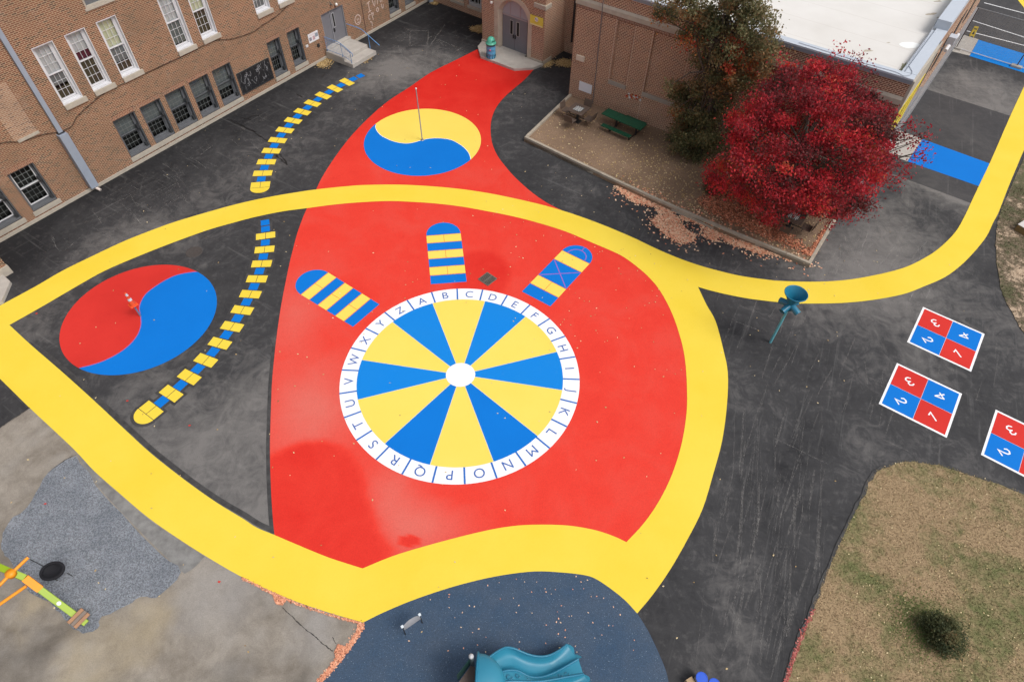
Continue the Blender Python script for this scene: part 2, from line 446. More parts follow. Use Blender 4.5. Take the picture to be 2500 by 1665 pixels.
# ================================================================== GROUND
# asphalt sheet: fine grid in the yard with an attribute of dust and painted wall shade, big skirt to the horizon
def blob(x, y, cx, cy, rx, ry, a=0.):
    dx, dy = x-cx, y-cy; ca, sa = math.cos(a), math.sin(a)
    u, v = (dx*ca+dy*sa)/rx, (-dx*sa+dy*ca)/ry
    return np.exp(-(u*u+v*v))
def segd(x, y, a, b):
    ax, ay = a; bx, by = b; dx, dy = bx-ax, by-ay
    t = np.clip(((x-ax)*dx+(y-ay)*dy)/(dx*dx+dy*dy), 0, 1)
    return np.hypot(x-ax-t*dx, y-ay-t*dy)
A0, A1 = Vector((-23.32, 20.87)), Vector((-6.60, 47.22))
def dust_shade_field(x, y):
    d = np.full_like(x, .43)
    d = d+.45*blob(x, y, -7.5, 37.5, 3.8, 2.6, .6)+.3*blob(x, y, -17, 22, 5, 1.6, .95)+.30*blob(x, y, -12.5, 11, 3, 4, .3)+.32*blob(x, y, -8.3, 10.5, 2.2, 4.5, .1)
    d = d+.30*blob(x, y, -9, 9.5, 1.7, 2.8, .3)
    d = d+.35*blob(x, y, 17.5, 22, 3.5, 3, .5)+.25*blob(x, y, 14, 19, 3, 2, .5)+.3*blob(x, y, 7, 5, 1.2, 3, -.3)
    d = d+.15*blob(x, y, 17, 17, 5, 3, 0)
    d = d-.5*np.exp(-segd(x, y, A0, A1)/1.3)  # sparser dust plus occlusion shade painted in along walls and corners
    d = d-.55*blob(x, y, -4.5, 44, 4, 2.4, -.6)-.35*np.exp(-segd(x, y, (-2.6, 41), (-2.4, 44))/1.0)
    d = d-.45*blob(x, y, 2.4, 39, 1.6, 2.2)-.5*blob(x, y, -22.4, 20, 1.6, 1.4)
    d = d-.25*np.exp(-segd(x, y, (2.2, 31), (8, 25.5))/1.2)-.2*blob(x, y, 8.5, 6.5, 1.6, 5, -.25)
    # dusty kerb-like rims along the freshly laid strip
    a, b = G(2150, 413).xy, G(2366, 497).xy; d = d+.55*np.exp(-segd(x, y, a, b)/.28)
    a, b = G(2257, 214).xy, G(2470, 280).xy; d = d+.5*np.exp(-segd(x, y, a+(b-a).orthogonal().normalized()*0, b)/.5)
    d = d+.4*blob(x, y, 29, 36.5, 4, 2.2, -.7)
    return np.clip(d, 0, .86)
n = 300; xs = np.linspace(-30, 42, n); ys = np.linspace(1, 56, 230)
X, Y = np.meshgrid(xs, ys); V = np.stack([X.ravel(), Y.ravel(), 0*X.ravel()], 1)
ii = np.arange(len(ys)-1)[:, None]*n + np.arange(n-1)[None, :]
Fc = np.stack([ii, ii+1, ii+n+1, ii+n], -1).reshape(-1, 4)
base = len(V)
big = 400
skirt = [(-big, -big), (big, -big), (big, big), (-big, big)]
V = np.vstack([V, [(a, b, 0) for a, b in skirt]])
c0, c1, c2, c3 = 0, n-1, len(ys)*n-1, (len(ys)-1)*n
Fl = [tuple(f) for f in Fc.tolist()] + [(base, base+1, c1, c0), (base+1, base+2, c2, c1), (base+2, base+3, c3, c2), (base+3, base, c0, c3)]
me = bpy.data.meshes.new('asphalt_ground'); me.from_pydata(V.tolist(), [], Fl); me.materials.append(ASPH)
at = me.attributes.new('dust_shade', 'FLOAT', 'POINT'); at.data.foreach_set('value', dust_shade_field(V[:, 0], V[:, 1]).astype(np.float32))
o = bpy.data.objects.new('asphalt_ground', me); COL.objects.link(o); o['kind'] = 'structure'

# ---- outlines surveyed on the photograph
Y_in_top = [(23.5,793.9),(102,749.7),(186.2,700.5),(255.1,662.2),(331.6,629),(408.2,598.5),(500,565),(563.8,546.2),(627.6,529.6),(691.3,516.8),(748.7,509.2),(806.1,501.5),(857.1,496.4),(908.2,493.1),(954.1,491.8),(1000,493.4),(1063.8,497.7),(1127.6,505.4),(1191.3,516.8),(1255.1,529.6),(1318.9,546.2),(1382.7,566.6),(1446.4,593.4),(1500,616.3),(1528,631.6),(1558.7,654.6),(1586.7,680),(1613,713),(1640.8,766),(1662,828.4),(1672.7,881.5),(1676.9,945.2),(1675.9,1008.9),(1664,1083),(1640.8,1157.6),(1609.5,1222),(1571.8,1277),(1529.3,1323.3)]
Y_in_bot = [(1529.3,1323.3),(1500,1309.6),(1459.2,1295.6),(1408.2,1285.4),(1357,1281),(1280.6,1281.6),(1216.8,1289.2),(1153,1302.8),(1076.5,1322.4),(1000,1344),(946.4,1362),(885.2,1387.4)]
Y_in_left = [(885.2,1387.4),(806.1,1362),(742.3,1336.4),(670.4,1305.8),(627.6,1288),(591.8,1265),(531,1228),(467.3,1183.5),(405,1136),(361,1100),(306.1,1049.5),(229.6,978),(153,909),(76.5,842.9),(23.5,793.9)]
Y_out_left = [(-170,760),(-60,868),(0,924.5),(72.7,995.9),(127.6,1046.9),(183.7,1100),(230.5,1150),(288.2,1200.9),(360.2,1262),(432.3,1312.5),(500,1355.8),(581.6,1403.5),(663.3,1443.6),(729.6,1470.4),(806.1,1496),(886.5,1519.3)]
Y_out_bot = [(886.5,1519.3),(933.7,1495.9),(1000,1467.8),(1076.5,1441),(1153,1419.3),(1229.6,1403.3),(1306,1394.6),(1369.9,1397),(1428.6,1404),(1459.2,1415.5),(1500,1443.6),(1529,1468),(1555.5,1497)]
Y_out_right = [(1555.5,1497),(1593,1452),(1635.5,1391),(1678,1317),(1715.2,1242),(1741.7,1155),(1763,1075),(1774.6,988),(1776.8,912),(1766,855),(1747,785),(1725,745),(1704,701)]
Y_path_bot = [(1704,701),(1735,710),(1775,719.5),(1810,726.5),(1850,732.7),(1916.3,739.7),(1961,741.6),(2050,740.4),(2127.6,733.2),(2204,719),(2255,700),(2306,677.6),(2344.4,649.5),(2377.6,616.3),(2408,578),(2424,545),(2437.5,519.4),(2459.2,463.3),(2484.7,402),(2500,366.3),(2560,230)]
Y_path_top = [(2560,80),(2500,211.7),(2466.8,283),(2418.4,394),(2390.3,453),(2369.9,496.4),(2354,530),(2331.6,567.9),(2293.4,606),(2255,631.6),(2209.2,653.3),(2153,668.6),(2076.5,682.7),(2000,688.3),(1908,686.5),(1857,681.4),(1806,673.7),(1755,661.8),(1704,647.5),(1653,629.4),(1602,607.7),(1551,583.2),(1500,561.2),(1459.2,544.9),(1408.2,526.3),(1364.8,512.5),(1318.9,499.8),(1255,485),(1191.3,472.3),(1127.6,462.8),(1063.8,456.5),(1000,452.6),(946.4,451.6),(882.7,453),(831.6,457),(773,463.3),(729.6,469.4),(653,482.5),(576.5,499.5),(500,520.7),(433.7,540.4),(382.7,558.2),(306,588.3),(229.6,624),(153,661.5),(86.7,700),(0,747),(-90,800)]
yl = join(gl(Y_path_top), gl([(-90,800),(-170,760)], False), gl(Y_out_left), gl(Y_out_bot), gl(Y_out_right), gl(Y_path_bot), gl([(2560,230),(2560,80)], False))
hole = join(gl(Y_in_top), gl(Y_in_bot), gl(Y_in_left))
sheet('yellow_path', yl, .012, YEL, holes=[hole])
sheet('yellow_path', [G(*q).xy for q in [(2483.7,0),(2500,20.4),(2560,80),(2700,-60),(2560,-60),(2440,-60)]], .012, YEL)

def in_poly(P2, poly):
    x_, y_ = P2[:, 0], P2[:, 1]; ins = np.zeros(len(P2), bool); n_ = len(poly); j = n_-1
    for i in range(n_):
        xi, yi = poly[i][0], poly[i][1]; xj, yj = poly[j][0], poly[j][1]
        if yi != yj: ins ^= ((yi > y_) != (yj > y_)) & (x_ < (xj-xi)*(y_-yi)/(yj-yi)+xi)
        j = i
    return ins

def polymask(x, y, poly, soft):
    d = np.full_like(x, 1e9); n_ = len(poly)
    for i in range(n_): d = np.minimum(d, segd(x, y, tuple(poly[i]), tuple(poly[(i+1) % n_])))
    ins = in_poly(np.stack([x, y], 1), poly); return np.clip(.5+np.where(ins, d, -d)/soft, 0, 1)
# red field with painted wear attribute
R_left = [(1168.4,119.9),(1114.8,146.7),(1051,178.6),(1000,213.5),(959.2,239.8),(933.7,258.7),(908.2,281.2),(882.7,305.8),(857.1,333.2),(836.7,358.7),(818.9,383.2),(801,409.7),(785.7,435.2),(773,460.7),(760,487),(748.7,511),(737.2,538),(725.8,570.4),(716.8,603.6),(707.9,639.3),(695.2,700),(684.9,756),(676,817.3),(669.6,873.5),(664.5,929.6),(662,985.7),(660.2,1044.4),(659.2,1100),(661.6,1189.5),(666.3,1265),(670.4,1307)]
R_right = [(1420,535),(1390.3,522.2),(1362,509.7),(1334,495),(1306,476),(1278,453),(1250,426),(1228.2,400),(1214.3,380.5),(1204.6,359.7),(1199.3,339.3),(1197.7,313.8),(1200.3,290.8),(1207.9,270),(1219.4,251.8),(1234.7,235),(1255,217),(1280.6,195.4),(1304,170)]
rl = join(gl(R_left), gl([(742.3,1344),(806.1,1370),(885.2,1394)], False), gl([(885.2,1394),(1000,1352),(1153,1310),(1280,1289),(1408.2,1292),(1529.3,1332)], True), gl([(1529.3,1332),(1580,1282),(1618,1222),(1650,1157),(1672,1083),(1684,1008.9),(1685,945.2),(1681,881.5),(1670,828.4),(1648,766),(1621,713),(1570,654.6),(1500,606),(1430,560)], True), gl(R_right), gl([(1304,170),(1168.4,119.9)], False))
bm = bmesh.new()
mbx = MB().prism(rl, None, .008)
bvs = [bm.verts.new(v) for v in mbx.v]
for f in mbx.f: bm.faces.new([bvs[i] for i in f])
bmesh.ops.remove_doubles(bm, verts=bm.verts, dist=1e-5)
for ax, lo, hi in ((0, -13, 5), (1, 6, 41)):
    v_ = lo
    while v_ < hi:
        no = Vector((1, 0, 0)) if ax == 0 else Vector((0, 1, 0))
        bmesh.ops.bisect_plane(bm, geom=bm.verts[:]+bm.edges[:]+bm.faces[:], plane_co=no*v_, plane_no=no); v_ += .22
me = bpy.data.meshes.new('red_play_surface'); bm.to_mesh(me); bm.free(); me.materials.append(REDF)
vv = np.array([v.co[:] for v in me.vertices]); x, y = vv[:, 0], vv[:, 1]
def gp(a, b): return G(a, b).xy
f = np.full_like(x, .42)
f -= .35*np.clip((y-27)/8, 0, 1)
c = gp(760, 1010); f += .58*blob(x, y, c[0], c[1], 1.5, 2.2)
c = gp(1030, 1285); f += .58*blob(x, y, c[0], c[1], 1.1, .8)
c = gp(955, 1200); f += .42*blob(x, y, c[0], c[1], .9, 1.2)
c = gp(690, 1150); f += .0*blob(x, y, c[0], c[1], .5, 1.2)
c = gp(720, 760); f += .3*blob(x, y, c[0], c[1], 1.4, 3)
# wet patches with a crisp rim
def wet(cx, cy, rx, ry, a=0.):
    dx, dy = x-cx, y-cy; ca, sa = math.cos(a), math.sin(a)
    q = np.hypot((dx*ca+dy*sa)/rx, (-dx*sa+dy*ca)/ry)
    return np.clip((1.12-q)/.22, 0, 1)
wp = [gp(*q_) for q_ in [(650,1120),(690,1098),(735,1080),(790,1076),(835,1090),(866,1118),(884,1160),(894,1210),(912,1250),(925,1300),(960,1340),(940,1375),(885,1400),(640,1330)]]
w = polymask(x, y, [(p.x, p.y) for p in wp], .35); f = f*(1-w)+.24*w
c = gp(1175, 670); w = wet(c[0], c[1], 1.25, 1.5); f = f*(1-w)+.18*w
c = gp(1000, 1320); w = wet(c[0], c[1], .3, .2); f = f*(1-w*.7)
f = np.clip(f, 0, 1.2)
at = me.attributes.new('fade', 'FLOAT', 'POINT'); at.data.foreach_set('value', f.astype(np.float32))
o = bpy.data.objects.new('red_play_surface', me); COL.objects.link(o); o['kind'] = 'structure'

# sealcoat rims beside the paint
mb = MB()
strip(mb, [v-Vector((.06, 0)) for v in gl([(673,845),(669.6,873.5),(664.5,929.6),(662,985.7),(660.2,1044.4),(659.2,1100),(661.6,1189.5),(666.3,1265),(670.4,1300)])], .15, .0045)
o = mb.build('sealcoat_strip', SEAL); o['kind'] = 'structure'
mb = MB(); strip(mb, gl([(100,855),(156,900),(233,969),(310,1041),(366,1093),(410,1129),(472,1177),(536,1221),(596,1256),(632,1279),(672,1297)]), .17, .0035)
o = mb.build('sealcoat_strip', SEAL); o['kind'] = 'structure'
mb = MB(); strip(mb, gl([(-10,917),(72,990)]), .2, .0035)
o = mb.build('sealcoat_strip', SEAL); o['kind'] = 'structure'

# concrete yard, gravel, rubber
conc = join([G(*q).xy for q in [(-900,1500),(-160,1150),(0,1044.5),(73.4,994.5)]], gl([(73.4,995.5),(127.6,1045),(183.7,1098),(230.5,1148),(288.2,1198),(360.2,1259),(432.3,1310),(500,1353.8),(581.6,1401.5),(663.3,1441.6),(729.6,1468),(806.1,1493),(888,1517.5)]), gl([(888,1519.3),(875.8,1545.9),(858,1575),(835,1605.7),(814.6,1627.4),(784,1665),(700,1760)]), [G(*q).xy for q in [(600,2000),(-900,2000)]])
sheet('concrete_pavement', conc, .006, CONC)
grav = gl([(187.3,1110.8),(160,1124),(118.9,1154),(86.5,1204.5),(54,1251.3),(25.2,1269.3),(5.4,1316),(7.2,1348.6),(28.8,1373.8),(50,1415),(72,1445.8),(118.9,1471),(147.7,1500),(172.9,1525),(205.3,1545),(237.8,1535.9),(248.6,1507),(309.8,1478),(345.8,1456.6),(381.8,1456.6),(443,1395.4),(396.3,1352),(324.2,1280),(252.2,1204.5),(205,1140),(187.3,1110.8)], True, 3)
gj = [p+Vector((random.uniform(-.035, .035), random.uniform(-.035, .035))) for p in grav[:-1]]
def gravel_mat():
    m, t, b = nt('grey_gravel')
    v = t.nodes.new('ShaderNodeTexVoronoi'); v.inputs['Scale'].default_value = 34; t.links.new(pos(t), v.inputs['Vector'])
    col = mixc(t, ramp(t, noise(t, 1.2, 5, .6), .35, .65), (.16, .175, .20), (.22, .235, .26))
    g = t.nodes.new('ShaderNodeSeparateColor'); t.links.new(v.outputs['Color'], g.inputs[0])
    k = ramp(t, g.outputs[0], 0, 1, .62, 1.4); cb = t.nodes.new('ShaderNodeCombineColor')
    for i in range(3): t.links.new(k, cb.inputs[i])
    col = mixc(t, 1., col, cb.outputs[0], 'MULTIPLY')
    t.links.new(col, b.inputs['Base Color']); b.inputs['Roughness'].default_value = .8
    bump(t, b, v.outputs['Distance'], .8, .03); return m
sheet('gravel_patch', gj, .012, gravel_mat())
sheet('cracked_concrete_strip', join(gl([(192,1108),(235,1156),(292,1207),(364,1268),(436,1318),(500,1358)]), gl([(500,1358),(478,1382),(455,1398),(443,1394),(396.3,1350),(324.2,1278),(252.2,1202),(205,1138),(192,1108)])), .010, CONCD)
mb = MB()
for l in ([(0,1045),(36,1022),(73,995.5)], [(187,1110),(160,1123),(120,1152)], [(689,1483),(705,1497),(722,1513),(745,1535),(765,1550),(778,1562),(800,1580),(812,1590)], [(812,1555),(822,1572)]):
    q = gl(l, True, 6); q = [p+Vector((random.uniform(-.012, .012), random.uniform(-.012, .012))) for p in q]
    strip(mb, q, .03, .0145, [random.uniform(.008, .036) for _ in q])
o = mb.build('pavement_crack', P('crack_dark', (.035, .03, .028), (.06, .05, .045), 5)); o['kind'] = 'structure'
def rubber():
    m, t, b = nt('blue_rubber')
    col = mixc(t, ramp(t, noise(t, .8, 6, .6), .3, .7), (.026, .058, .108), (.050, .075, .115))
    v = ramp(t, noise(t, 30, 4, .95), .3, .7, .5, 1.55); cb = t.nodes.new('ShaderNodeCombineColor')
    for i in range(3): t.links.new(v, cb.inputs[i])
    col = mixc(t, 1., col, cb.outputs[0], 'MULTIPLY')
    col = mixc(t, ramp(t, noise(t, 45, 1, .5), .72, .76), col, (.30, .38, .44))
    t.links.new(col, b.inputs['Base Color']); b.inputs['Roughness'].default_value = .85; bump(t, b, noise(t, 70, 3, .7), .5, .008); return m
rub = join(gl(Y_out_bot), gl([(1555.5,1497),(1572.8,1523.3),(1587.7,1550),(1608.4,1594.5),(1623.2,1630),(1632,1665),(1644,1760)]), [G(*q).xy for q in [(1650,2100),(600,2100)]], gl([(700,1760),(784,1665),(814.6,1627.4),(835,1605.7),(858,1575),(875.8,1545.9),(886.5,1519.3)]))
sheet('blue_rubber_surface', rub, .009, rubber())

# lawn and verge
def lawn_mat():
    m, t, b = nt('dry_lawn')
    a = noise(t, .42, 7, .62, None, .4); bb = noise(t, 3.2, 6, .7)
    k = mathn(t, 'ADD', mathn(t, 'MULTIPLY', a, .68), mathn(t, 'MULTIPLY', bb, .32))
    col = mixc(t, ramp(t, k, .45, .60), (.34, .24, .135), (.145, .150, .055))
    col = mixc(t, ramp(t, noise(t, 1.4, 6, .7), .6, .75, 0, .7), col, (.42, .31, .19))
    g = ramp(t, noise(t, 38, 4, .85), .25, .75, .6, 1.4); cb = t.nodes.new('ShaderNodeCombineColor')
    for i in range(3): t.links.new(g, cb.inputs[i])
    col = mixc(t, 1., col, cb.outputs[0], 'MULTIPLY')
    t.links.new(col, b.inputs['Base Color']); b.inputs['Roughness'].default_value = .9; bump(t, b, noise(t, 30, 4, .8), .8, .03); return m
LAWN = lawn_mat()
lawn_edge = gl([(1850,1850),(1895,1715),(1915.3,1664.8),(1944,1575.5),(1980,1492.6),(2001.7,1435),(2030.5,1366.6),(2066.6,1283.7),(2099,1218.9),(2124.2,1168.4),(2145,1146),(2178.2,1132.4),(2217.9,1124.5),(2250.3,1127),(2304.3,1137.8),(2376.4,1159.4),(2430.4,1177.4),(2500,1204.5),(2700,1290)])
lawn_edge = [p+Vector((random.uniform(-.03, .03), random.uniform(-.03, .03))) for p in lawn_edge]
lawn_poly = join(lawn_edge, [G(*q).xy for q in [(3100,1400),(3100,2000),(1850,2000)]])
sheet('lawn', lawn_poly, .02, LAWN)
mb = MB(); q_ = lawn_edge[8:]; strip(mb, q_, .18, .024, [random.uniform(.06, .14) for _ in q_]); o = mb.build('sealcoat_strip', SEAL); o['kind'] = 'structure'
verge_edge = gl([(2640,60),(2560,235),(2507,366),(2466,463.3),(2452,493),(2441.8,521),(2434,553.7),(2431,599.3),(2433,642.7),(2437.5,675),(2443,705.6),(2456,736),(2475.4,772.8),(2500,815),(2600,960)])
verge_poly = join([p+Vector((random.uniform(-.03, .03), random.uniform(-.03, .03))) for p in verge_edge], [G(*q).xy for q in [(3200,1000),(3200,100)]])
def verge_mat():
    m, t, b = nt('bare_verge')
    k = mathn(t, 'ADD', mathn(t, 'MULTIPLY', noise(t, .5, 6, .6), .6), mathn(t, 'MULTIPLY', noise(t, 4, 6, .7), .4))
    col = mixc(t, ramp(t, k, .44, .52), (.10, .095, .045), (.20, .15, .10)); col = mixc(t, ramp(t, k, .53, .58), col, (.50, .38, .27))
    g = ramp(t, noise(t, 38, 4, .85), .25, .75, .6, 1.35); cb = t.nodes.new('ShaderNodeCombineColor')
    for i in range(3): t.links.new(g, cb.inputs[i])
    col = mixc(t, 1., col, cb.outputs[0], 'MULTIPLY')
    t.links.new(col, b.inputs['Base Color']); b.inputs['Roughness'].default_value = .95; bump(t, b, noise(t, 20, 4, .8), .8, .04); return m
sheet('dirt_verge', verge_poly, .02, verge_mat())
# mulch bed
bed_front = [G(x_, y_, .27).xy for x_, y_ in [(1280,335),(1500,440),(1612,492),(1678,520),(1755,556),(1857,594),(1979,645)]]
BEDC = Vector((16.43, 25.22)); R0 = Vector((2.95, 34.53)); RU = Vector((.8238, -.567)).normalized(); RN = Vector((-RU.y*-1, 0))
bedpoly = [R0+Vector((.08, -.05))] + bed_front + [BEDC]
def mulch():
    m, t, b = nt('mulch')
    col = mixc(t, ramp(t, noise(t, .5, 6, .6), .35, .65), (.19, .122, .078), (.28, .185, .12))
    g = ramp(t, noise(t, 26, 5, .95), .3, .7, .4, 1.65); cb = t.nodes.new('ShaderNodeCombineColor')
    for i in range(3): t.links.new(g, cb.inputs[i])
    col = mixc(t, 1., col, cb.outputs[0], 'MULTIPLY'); col = mixc(t, ramp(t, noise(t, 60, 1, .5), .69, .73), col, (.50, .38, .22))
    t.links.new(col, b.inputs['Base Color']); b.inputs['Roughness'].default_value = .95; bump(t, b, noise(t, 40, 4, .8), .9, .03); return m
sheet('mulch_bed', bedpoly, .17, mulch(), z0=0)
# the right-hand lane: fresh strip, blue pads, aprons, parking lines
sheet('asphalt_patch', [G(*q).xy for q in [(2205,296),(2253,216),(2480,288),(2380,500),(2140,411)]], .004, ASPH2)
sheet('blue_crossing', [G(*q).xy for q in [(2252.6,340.8),(2430,405),(2400,459),(2215.6,394.9)]], .0085, BLU)
sheet('concrete_apron', [G(*q).xy for q in [(2252,340.6),(2215,394.7),(2150,371),(2187,316)]], .010, CONCL)
sheet('blue_crossing', [G(*q).xy for q in [(2388.9,98.2),(2500,132),(2620,168),(2600,212),(2500,178.6),(2367,137.8)]], .0085, BLU2, z0=0)
sheet('concrete_apron', [G(*q).xy for q in [(2343.4,84.2),(2388.5,98),(2366.5,137.6),(2319,126)]], .03, CONCL, z0=0)
sheet('parking_asphalt', [G(*q).xy for q in [(2343.4,84.2),(2500,131),(2640,172),(2700,60),(2500,-60),(2390,-30)]], .004, ASPH2)
for a, b in (((2402.7,7.9),(2510,36)), ((2375.3,51.7),(2510,95)), ((2360,76.5),(2510,114.5))):
    mb = MB(); strip(mb, [G(*a).xy, G(*b).xy], .1, .008); o = mb.build('parking_line', WHI); o['kind'] = 'structure'

# ================================================================== COURT MARKINGS
def Wc(cx, cy, r, a, z): return (cx+r*math.cos(a), cy+r*math.sin(a), z)
wx, wy = -1.9467, 14.1235; A26 = 1.6751; r_out, r_in, r_hub = 4.583, 3.945, .565
wheel = thing('alphabet_wheel', (wx, wy, .008), 'huge painted ground wheel of yellow and blue wedges ringed by the letters A to Z', 'playground marking')
def ring(mb, r0, r1, a0, a1, z, n):
    vs = []; fs = []
    for i in range(n+1):
        a = a0+(a1-a0)*i/n; vs += [Wc(wx, wy, r0, a, z), Wc(wx, wy, r1, a, z)]
    for i in range(n): fs.append((2*i, 2*i+2, 2*i+3, 2*i+1) if a1 < a0 else (2*i, 2*i+1, 2*i+3, 2*i+2))
    mb.add(vs, fs)
mb = MB(); ring(mb, r_in-.02, r_out, 0, 2*PI, .012, 160); mb.build('letter_ring', WHI, wheel)
bd = [344.5, 17.0, 45.1, 77.5, 104.7, 137.4, 165.0, 197.3, 224.6, 257.2, 284.6, 316.7]
for i in range(12):
    a = A26-math.radians(bd[i]); b = A26-math.radians(bd[(i+1) % 12])
    if b > a: b -= 2*PI
    mb = MB(); ring(mb, .3, r_in, a, b, .016, 14)
    mb.build('yellow_wedge' if i % 2 == 0 else 'blue_wedge', YEL2 if i % 2 == 0 else (BLU2 if i in (1, 3, 9, 11) else BLU), wheel)
for i in range(12):
    a = A26-math.radians(bd[i]); mb = MB(); strip(mb, [Wc(wx, wy, .4, a, 0)[:2], Wc(wx, wy, r_in, a, 0)[:2]], .022, .0175)
    mb.build('wedge_line', P('pale_line_paint', (.72, .66, .45), (.66, .62, .42), 4), wheel)
mb = MB(); ring(mb, 0.0, r_hub, 0, 2*PI, .020, 48); mb.build('hub', WHI, wheel)
def text_mesh(ch, size, center_fn, z, thin=-.008, up=None):
    cu = bpy.data.curves.new('glyph', 'FONT'); cu.body = ch; cu.size = size; cu.align_x = 'CENTER'; cu.align_y = 'CENTER'; cu.offset = thin*size; cu.resolution_u = 6
    ob = bpy.data.objects.new('glyph', cu); COL.objects.link(ob); bpy.context.view_layer.update()
    dg = bpy.context.evaluated_depsgraph_get(); me_ = bpy.data.meshes.new_from_object(ob.evaluated_get(dg))
    vs = [v.co.copy() for v in me_.vertices]; fs = [tuple(p.vertices) for p in me_.polygons]
    COL.objects.unlink(ob); bpy.data.objects.remove(ob); bpy.data.meshes.remove(me_); bpy.data.curves.remove(cu)
    mx = (max(v.x for v in vs)+min(v.x for v in vs))/2; my = (max(v.y for v in vs)+min(v.y for v in vs))/2
    mb_ = MB(); mb_.add([center_fn(v.x-mx, v.y-my)+(z,) if len(center_fn(0, 0)) == 2 else center_fn(v.x-mx, v.y-my) for v in vs], fs); return mb_
for k, ch in enumerate('CDEFGHIJKLMNOPQRSTUVWXYZAB'):
    a = A26-(k+.5)*2*PI/26; rm = (r_in+r_out)/2-.02
    er = Vector((math.cos(a), math.sin(a))); ex = Vector((math.sin(a), -math.cos(a))); cc = Vector((wx, wy))+er*rm
    fn = lambda u_, v_, cc=cc, ex=ex, er=er: tuple(cc+ex*u_+er*v_)
    text_mesh(ch, .52, fn, .020, -.003).build('letter', LET, wheel)
    a = A26-k*2*PI/26; mb = MB(); strip(mb, [Wc(wx, wy, r_in+.0, a, 0)[:2], Wc(wx, wy, r_out, a, 0)[:2]], .062, .0205); mb.build('divider_bar', BAR, wheel)

def two_tone(name, cx, cy, r, S, matS, matB, pS, pB, label):
    t_ = thing(name, (cx, cy, .008), label, 'playground marking', 'two-colour painted circles with a post in the middle')
    circ = [(cx+r*math.cos(2*PI*i/96), cy+r*math.sin(2*PI*i/96)) for i in range(96)]
    MB().prism(circ, None, .012).build(pB, matB, t_)
    s_ = gl(S, True, 5); cv = Vector((cx, cy))
    a0 = math.atan2(*(s_[-1]-cv).yx) ; a1 = math.atan2(*(s_[0]-cv).yx)
    while a1 < a0: a1 += 2*PI
    m_ = 50; arc = [cv+Vector((math.cos(a0+(a1-a0)*i/m_), math.sin(a0+(a1-a0)*i/m_)))*r for i in range(m_+1)]
    s_in = [p if (p-cv).length < r else cv+(p-cv).normalized()*r for p in s_[1:-1]]
    MB().prism(s_in+arc, None, .016).build(pS, matS, t_)
    mb = MB(); strip(mb, s_[1:-1], .03, .0175); mb.build('edge_line', WHI if pS == 'yellow_half' else P('violet_edge', (.3, .14, .45), (.28, .12, .4), 3), t_)
    return t_
SA = [(918.4,304.8),(916.8,311),(919,318),(923.5,325),(932,333),(943.9,339.3),(957,345),(971.9,349),(986,351),(1000,350.8),(1016,347.5),(1031,343),(1051,339.3),(1074,338.8),(1102,343.1),(1127.6,357.1),(1142.9,372.4),(1148.5,386),(1148.7,391)]
two_tone('painted_circle', -5.123, 29.689, 3.155, SA, YEL2, BLU, 'yellow_half', 'blue_half', 'big yellow and blue circle painted on the red field by the entrance')
SB = list(reversed([(484.5,663.5),(454,667.3),(430,673),(408,682.7),(382.7,698),(357,717.9),(344.4,738.3),(340.6,754.8),(343.9,774),(344.4,794.4),(336.7,817.3),(318.9,840.3),(293.4,860.7),(260.2,878.6),(229.6,890),(192.9,899)]))
two_tone('painted_circle', -15.294, 16.67, 2.999, SB, RED2, BLU, 'red_half', 'blue_half', 'big red and blue circle painted on the dark asphalt, a cone on its post')

# four-square courts
DIG = {'1': [[(-.10, .10), (.02, .19), (.02, -.2)]],
       '2': [[(-.11, .08), (-.09, .16), (0, .2), (.09, .16), (.10, .07), (.03, -.04), (-.11, -.19), (.12, -.19)]],
       '3': [[(-.10, .15), (-.03, .2), (.07, .17), (.09, .09), (.04, .02), (-.03, .01)], [(-.03, .01), (.07, -.02), (.11, -.10), (.06, -.18), (-.03, -.2), (-.11, -.15)]],
       '4': [[(.05, -.2), (.05, .2)], [(.04, .2), (-.14, -.06)], [(-.14, -.07), (.14, -.07)]]}
def court(cx, cy, h, ang, label):
    """h half side; ang direction of the court's own x axis"""
    t_ = thing('four_square_court', (cx, cy, 0), label, 'playground marking', 'red and blue four-square courts on the asphalt')
    ex = Vector((math.cos(ang), math.sin(ang))); ey = Vector((-ex.y, ex.x)); c_ = Vector((cx, cy))
    q = lambda u_, v_: tuple(c_+ex*u_+ey*v_)
    w = .085
    MB().prism([q(-h, -h), q(h, -h), q(h, h), q(-h, h)], None, .006).build('white_border', WHI, t_)
    g = .006
    for nm, sx, sy, mt, dg in (('red_quarter', -1, 1, RED2, '3'), ('blue_quarter', 1, 1, BLU, '4'), ('blue_quarter', -1, -1, BLU, '2'), ('red_quarter', 1, -1, RED2, '1')):
        a, b = g, h-w; P4 = [q(sx*a, sy*a), q(sx*b, sy*a), q(sx*b, sy*b), q(sx*a, sy*b)]
        if sx*sy < 0: P4.reverse()
        qo = MB().prism(P4, None, .010).build(nm, mt, t_)
        m_ = (a+b)/2; up = -(ex*sx+ey*sy).normalized(); rt = Vector((up.y, -up.x)); cc = c_+ex*sx*m_+ey*sy*m_
        mb_ = MB()
        for j, st in enumerate(DIG[dg]): roundstroke(mb_, [cc+rt*u_*1.0+up*v_*.92 for u_, v_ in st], .054, .014+j*.002)
        mb_.build('numeral', WHI, qo)
    return t_
court(17.816, 16.637, 1.73/2**.5, -.6277, 'four-square court nearest the curve of the yellow path, topmost of three')
court(15.576, 13.581, 1.715/2**.5, -.6212, 'four-square court in the middle of the three, left of the others')
p1 = G(2431.6, 997).xy; p2 = G(2393.5, 1112.9).xy
dv = (p1-p2).normalized(); exv = Vector((dv.y, -dv.x)); cc = (p1+p2)/2+exv*1.21
